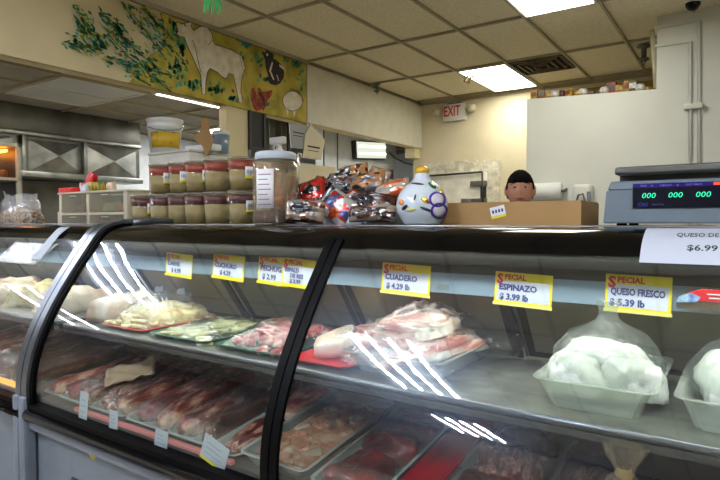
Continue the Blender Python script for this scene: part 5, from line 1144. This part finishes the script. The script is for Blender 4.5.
# tall white appliance and door frame beyond the hood
r = empty('white_refrigerator', (-6.3, 6.2, 0), label='tall pale refrigerator in the kitchen beyond the range hood', cat='refrigerator')
MB().bbox(-.5, .5, -.4, .9, .05, 2.2, .02).build('body', M['casegrey'], r); MB().bbox(.5, .54, -.38, .24, .1, 2.15, .01).build('door', M['whitep'], r); MB().bbox(.5, .54, .26, .88, .1, 2.15, .01).build('door', M['whitep'], r); MB().box(-.4, .4, -.3, .8, 0, .05).build('base', M['dark'], r)
MB().box(.54, .57, .19, .21, .9, 1.5).build('handle', M['steel'], r)
# back counter behind the case so that the rear glass looks at something real
r = empty('back_counter', (-1.6, 3.75, 0), label='low brown back counter seen dimly through the rear doors of the case', cat='counter')
bc = mat('brown_laminate', (110, 92, 70), .5, var=.4, vscale=4)
MB().bbox(-1.9, 1.2, 0, .5, .08, .86, .01).build('body', bc, r); MB().bbox(-1.93, 1.23, -.02, .52, .86, .90, .008).build('countertop', M['steel'], r); MB().box(-1.85, 1.15, .03, .5, 0, .08).build('plinth', M['dark'], r)
for k in range(5): d = MB().bbox(-1.85+k*.61, -1.85+k*.61+.59, -.02, 0, .12, .82, .004).build('door', bc, r); MB().box(-1.85+k*.61+.5, -1.85+k*.61+.52, -.04, -.02, .4, .55).build('handle', M['steel'], d)
# ---------------------------------------------------------------- person behind the counter
pc = at(520, 200, 'y', 3.2); px = pc.x; top = at(520, 170.5, 'y', 3.2).z
skin = mat('skin', (206, 150, 120), .6, rgb2=(196, 136, 108), vscale=8); 
r = empty('person', (px, 3.2, 0), rz=math.atan2(px, 3.2)*-1*-1, label='person with short dark hair and a dark shirt standing behind the cardboard box', cat='person')
r.rotation_euler.z = -math.atan2(-px, 3.2)*-1 if False else math.atan2(-px, 3.2)*1.0
def skinned(verts, edges, name, m, sub=2, root=0):
    me = bpy.data.meshes.new(name); me.from_pydata([v[:3] for v in verts], edges, []); o = bpy.data.objects.new(name, me); col.objects.link(o)
    md = o.modifiers.new('skin', 'SKIN'); sv = me.skin_vertices[0].data
    for i, v in enumerate(verts): rr = v[3]; sv[i].radius = rr if isinstance(rr, tuple) else (rr, rr)
    sv[root].use_root = True; o.modifiers.new('sub', 'SUBSURF').levels = sub; o.modifiers['sub'].render_levels = sub
    me.materials.append(m); return o
k = top/1.68
def S_(x, y, z, rad): return (x*k, y*k, z*k, tuple(a*k for a in rad) if isinstance(rad, tuple) else rad*k)
V = [S_(0, 0, .95, (.15, .10)), S_(0, 0, 1.08, (.135, .095)), S_(0, 0, 1.25, (.155, .105)), S_(0, .01, 1.36, (.14, .085)), S_(0, .01, 1.43, .055), S_(0, -.005, 1.49, .052)]
E_ = [(0, 1), (1, 2), (2, 3), (3, 4), (4, 5)]
for s in (-1, 1):
    b = len(V); V += [S_(s*.175, .01, 1.355, .052), S_(s*.22, .02, 1.12, .042), S_(s*.20, -.14, .98, .032), S_(s*.16, -.24, .96, .026)]; E_ += [(3, b), (b, b+1), (b+1, b+2), (b+2, b+3)]
    b = len(V); V += [S_(s*.09, 0, .85, .085), S_(s*.10, -.01, .48, .055), S_(s*.10, .02, .09, .04), S_(s*.10, -.10, .03, .032)]; E_ += [(0, b), (b, b+1), (b+1, b+2), (b+2, b+3)]
body = skinned(V, E_, 'body', skin, 2); 
# head: sculpted sphere, face towards -y
g = MB(); n = 40; m = 56; VV = []
hr = .112*k; hc = (top-hr*1.02)
for i in range(n+1):
    ph = PI*i/n
    for j in range(m):
        t = 2*PI*j/m; d = Vector((math.sin(ph)*math.cos(t), math.sin(ph)*math.sin(t), math.cos(ph)))
        x = d.x*.078*k; y = d.y*.098*k; z = d.z*.115*k
        if d.z < 0: x *= 1-.28*d.z*d.z; y *= 1-.1*d.z*d.z
        if d.y < 0:
            fz = d.z; fx = d.x
            y -= .022*k*math.exp(-((fx)/.13)**2-((fz+.12)/.17)**2)           # nose
            y += .010*k*(math.exp(-((abs(fx)-.36)/.15)**2-((fz-.08)/.12)**2))  # eye sockets
            y -= .007*k*math.exp(-((fx)/.25)**2-((fz+.48)/.07)**2)           # lips
            y += .004*k*math.exp(-((fx)/.3)**2-((fz+.60)/.05)**2)
            y -= .008*k*math.exp(-((fx)/.25)**2-((fz+.80)/.12)**2)           # chin
            y -= .005*k*math.exp(-((fz-.24)/.08)**2)*(abs(fx) < .6)
        VV.append((x, y, z))
g.add(VV, [(i*m+j, i*m+(j+1) % m, (i+1)*m+(j+1) % m, (i+1)*m+j) for i in range(n) for j in range(m)], True)
for s in (-1, 1):
    b = lump(.022*k, .04*k, .06*k, 5, n=10, flat=1, amp=.1, pw=.9); g.add([(x+s*.080*k, y+.012*k, z-.035*k) for x, y, z in b.v], b.f, True)
g.v = [(x, y-.01, z+hc) for x, y, z in g.v]
me = bpy.data.meshes.new('h'); 
# merge head into the evaluated body so that the figure is one mesh
bpy.context.view_layer.update(); dg = bpy.context.evaluated_depsgraph_get(); bm_ = bpy.data.meshes.new_from_object(body.evaluated_get(dg))
bv = [tuple(v.co) for v in bm_.vertices]; bf = [tuple(p.vertices) for p in bm_.polygons]; bpy.data.objects.remove(body)
G = MB(); G.add(bv, bf, True); G.add(g.v, g.f, True); G.build('body', skin, r)
# clothes follow the body
def shell(zlo, zhi, off, name, m, armmax=None):
    tmp = bpy.data.meshes.new('t'); tmp.from_pydata(bv, [], bf); b = bmesh.new(); b.from_mesh(tmp); b.normal_update()
    dele = [f for f in b.faces if not (zlo < f.calc_center_median().z < zhi) or (armmax and abs(f.calc_center_median().x) > armmax and f.calc_center_median().z < .99*k*1.12)]
    bmesh.ops.delete(b, geom=dele, context='FACES'); b.normal_update()
    for v in b.verts: v.co += v.normal*off
    b.to_mesh(tmp); b.free(); o = bpy.data.objects.new(name, tmp); col.objects.link(o); o.parent = r; tmp.materials.append(m); tmp.name = name
    for p in tmp.polygons: p.use_smooth = True
    o.modifiers.new('s', 'SOLIDIFY').thickness = .004; return o
shell(.93*k, 1.42*k, .010, 'shirt', mat('dark_shirt', (40, 44, 56), .8), .19*k); shell(.07*k, .95*k, .009, 'trousers', mat('dark_trousers', (34, 36, 44), .8), .165*k)
for s in (-1, 1): o = lump(.09*k, .26*k, .08*k, 3, n=12, flat=.3, amp=.05).build('shoe', M['blk'], r); o.location = (s*.10*k, -.06*k, 0)
# hair cap
g = MB(); VV = []; idx = {}; hairm = mat('short_dark_hair', (14, 11, 10), .95, spec=.1, bump=.8, bscale=200)
for i in range(n+1):
    ph = PI*i/n
    for j in range(m):
        t = 2*PI*j/m; d = Vector((math.sin(ph)*math.cos(t), math.sin(ph)*math.sin(t), math.cos(ph)))
        nz = .003*noise.noise(d*9); VV.append((d.x*(.082+nz)*k, d.y*(.102+nz)*k-.01, d.z*(.1185+nz)*k+hc))
lim = lambda t: .42-.10*(math.cos(t*2)*.5+.5) if math.sin(t) < 0 else -.35
F_ = []
for i in range(n):
    for j in range(m):
        t = 2*PI*(j+.5)/m; zc_ = math.cos(PI*(i+.5)/n); front = max(0, -math.sin(t))
        cut = .30 if math.sin(t) < -.45 else (.02 if math.sin(t) < .15 else -.45)
        if zc_ > cut: F_.append((i*m+j, i*m+(j+1) % m, (i+1)*m+(j+1) % m, (i+1)*m+j))
g.add(VV, F_, True); o = g.build('hair', hairm, r); b = bmesh.new(); b.from_mesh(o.data); bmesh.ops.delete(b, geom=[v for v in b.verts if not v.link_faces], context='VERTS'); b.to_mesh(o.data); b.free(); o.modifiers.new('s', 'SOLIDIFY').thickness = .004
for s in (-1, 1):
    e = MB().lathe([(0, -.0125*k), (.009*k, -.009*k), (.0125*k, 0), (.009*k, .009*k), (0, .0125*k)], n=16).build('eye', mat('eye_white', (196, 176, 162), .4), r); e.location = (s*.030*k, -.0775*k-.01, hc+.010*k); e.scale = (1, 1, .62)
    i_ = MB().lathe([(0, 0), (.0075*k, 0), (.006*k, .002), (0, .003)], n=12).build('iris', M['blk'], e); i_.rotation_euler = (R90, 0, 0); i_.location = (0, -.0115*k, 0)
    MB().tube([(s*.014*k, -.100*k, hc+.030*k), (s*.032*k, -.098*k, hc+.036*k), (s*.05*k, -.084*k, hc+.028*k)], [.002*k, .004*k, .002*k], 6).build('eyebrow', hairm, r)
MB().tube([(-.022*k, -.106*k, hc-.055*k), (0, -.113*k, hc-.053*k), (.022*k, -.106*k, hc-.055*k)], [.002*k, .005*k, .002*k], 8).build('lips', mat('lips', (150, 84, 74), .5), r)
# hands with five fingers, resting behind the counter
for s in (-1, 1):
    g0 = V[6+0]; hx, hy, hz = s*.16*k, -.24*k, .96*k
    hv = [(hx, hy, hz, .022), (hx, hy-.05, hz-.005, .026), (hx-s*.0, hy-.075, hz-.005, .024)]; he = [(0, 1), (1, 2)]
    for f, (dx, L) in enumerate([(-.027, .062), (-.009, .072), (.009, .068), (.027, .052)]):
        b = len(hv); hv += [(hx+dx, hy-.085, hz-.004, .0088), (hx+dx*1.1, hy-.085-L*.5, hz-.012, .0082), (hx+dx*1.1, hy-.085-L, hz-.034, .0068)]; he += [(2, b), (b, b+1), (b+1, b+2)]
    b = len(hv); hv += [(hx-s*.034, hy-.045, hz-.006, .011), (hx-s*.055, hy-.075, hz-.014, .009)]; he += [(1, b), (b, b+1)]
    o = skinned(hv, he, 'hand', skin, 2); o.parent = r
# ---------------------------------------------------------------- render settings
S.view_settings.view_transform = 'Standard'; S.view_settings.look = 'None'; S.view_settings.exposure = EXPO; S.view_settings.gamma = 1
W_ = bpy.data.worlds.new('world'); S.world = W_; W_.use_nodes = True; W_.node_tree.nodes['Background'].inputs[0].default_value = (.6, .65, .7, 1); W_.node_tree.nodes['Background'].inputs[1].default_value = .02
c = S.cycles; c.max_bounces = 8; c.transparent_max_bounces = 28; c.diffuse_bounces = 4; c.glossy_bounces = 4; c.caustics_reflective = False; c.caustics_refractive = False; c.sample_clamp_indirect = 6
try: c.use_denoising = True; c.denoiser = 'OPENIMAGEDENOISE'
except Exception: pass
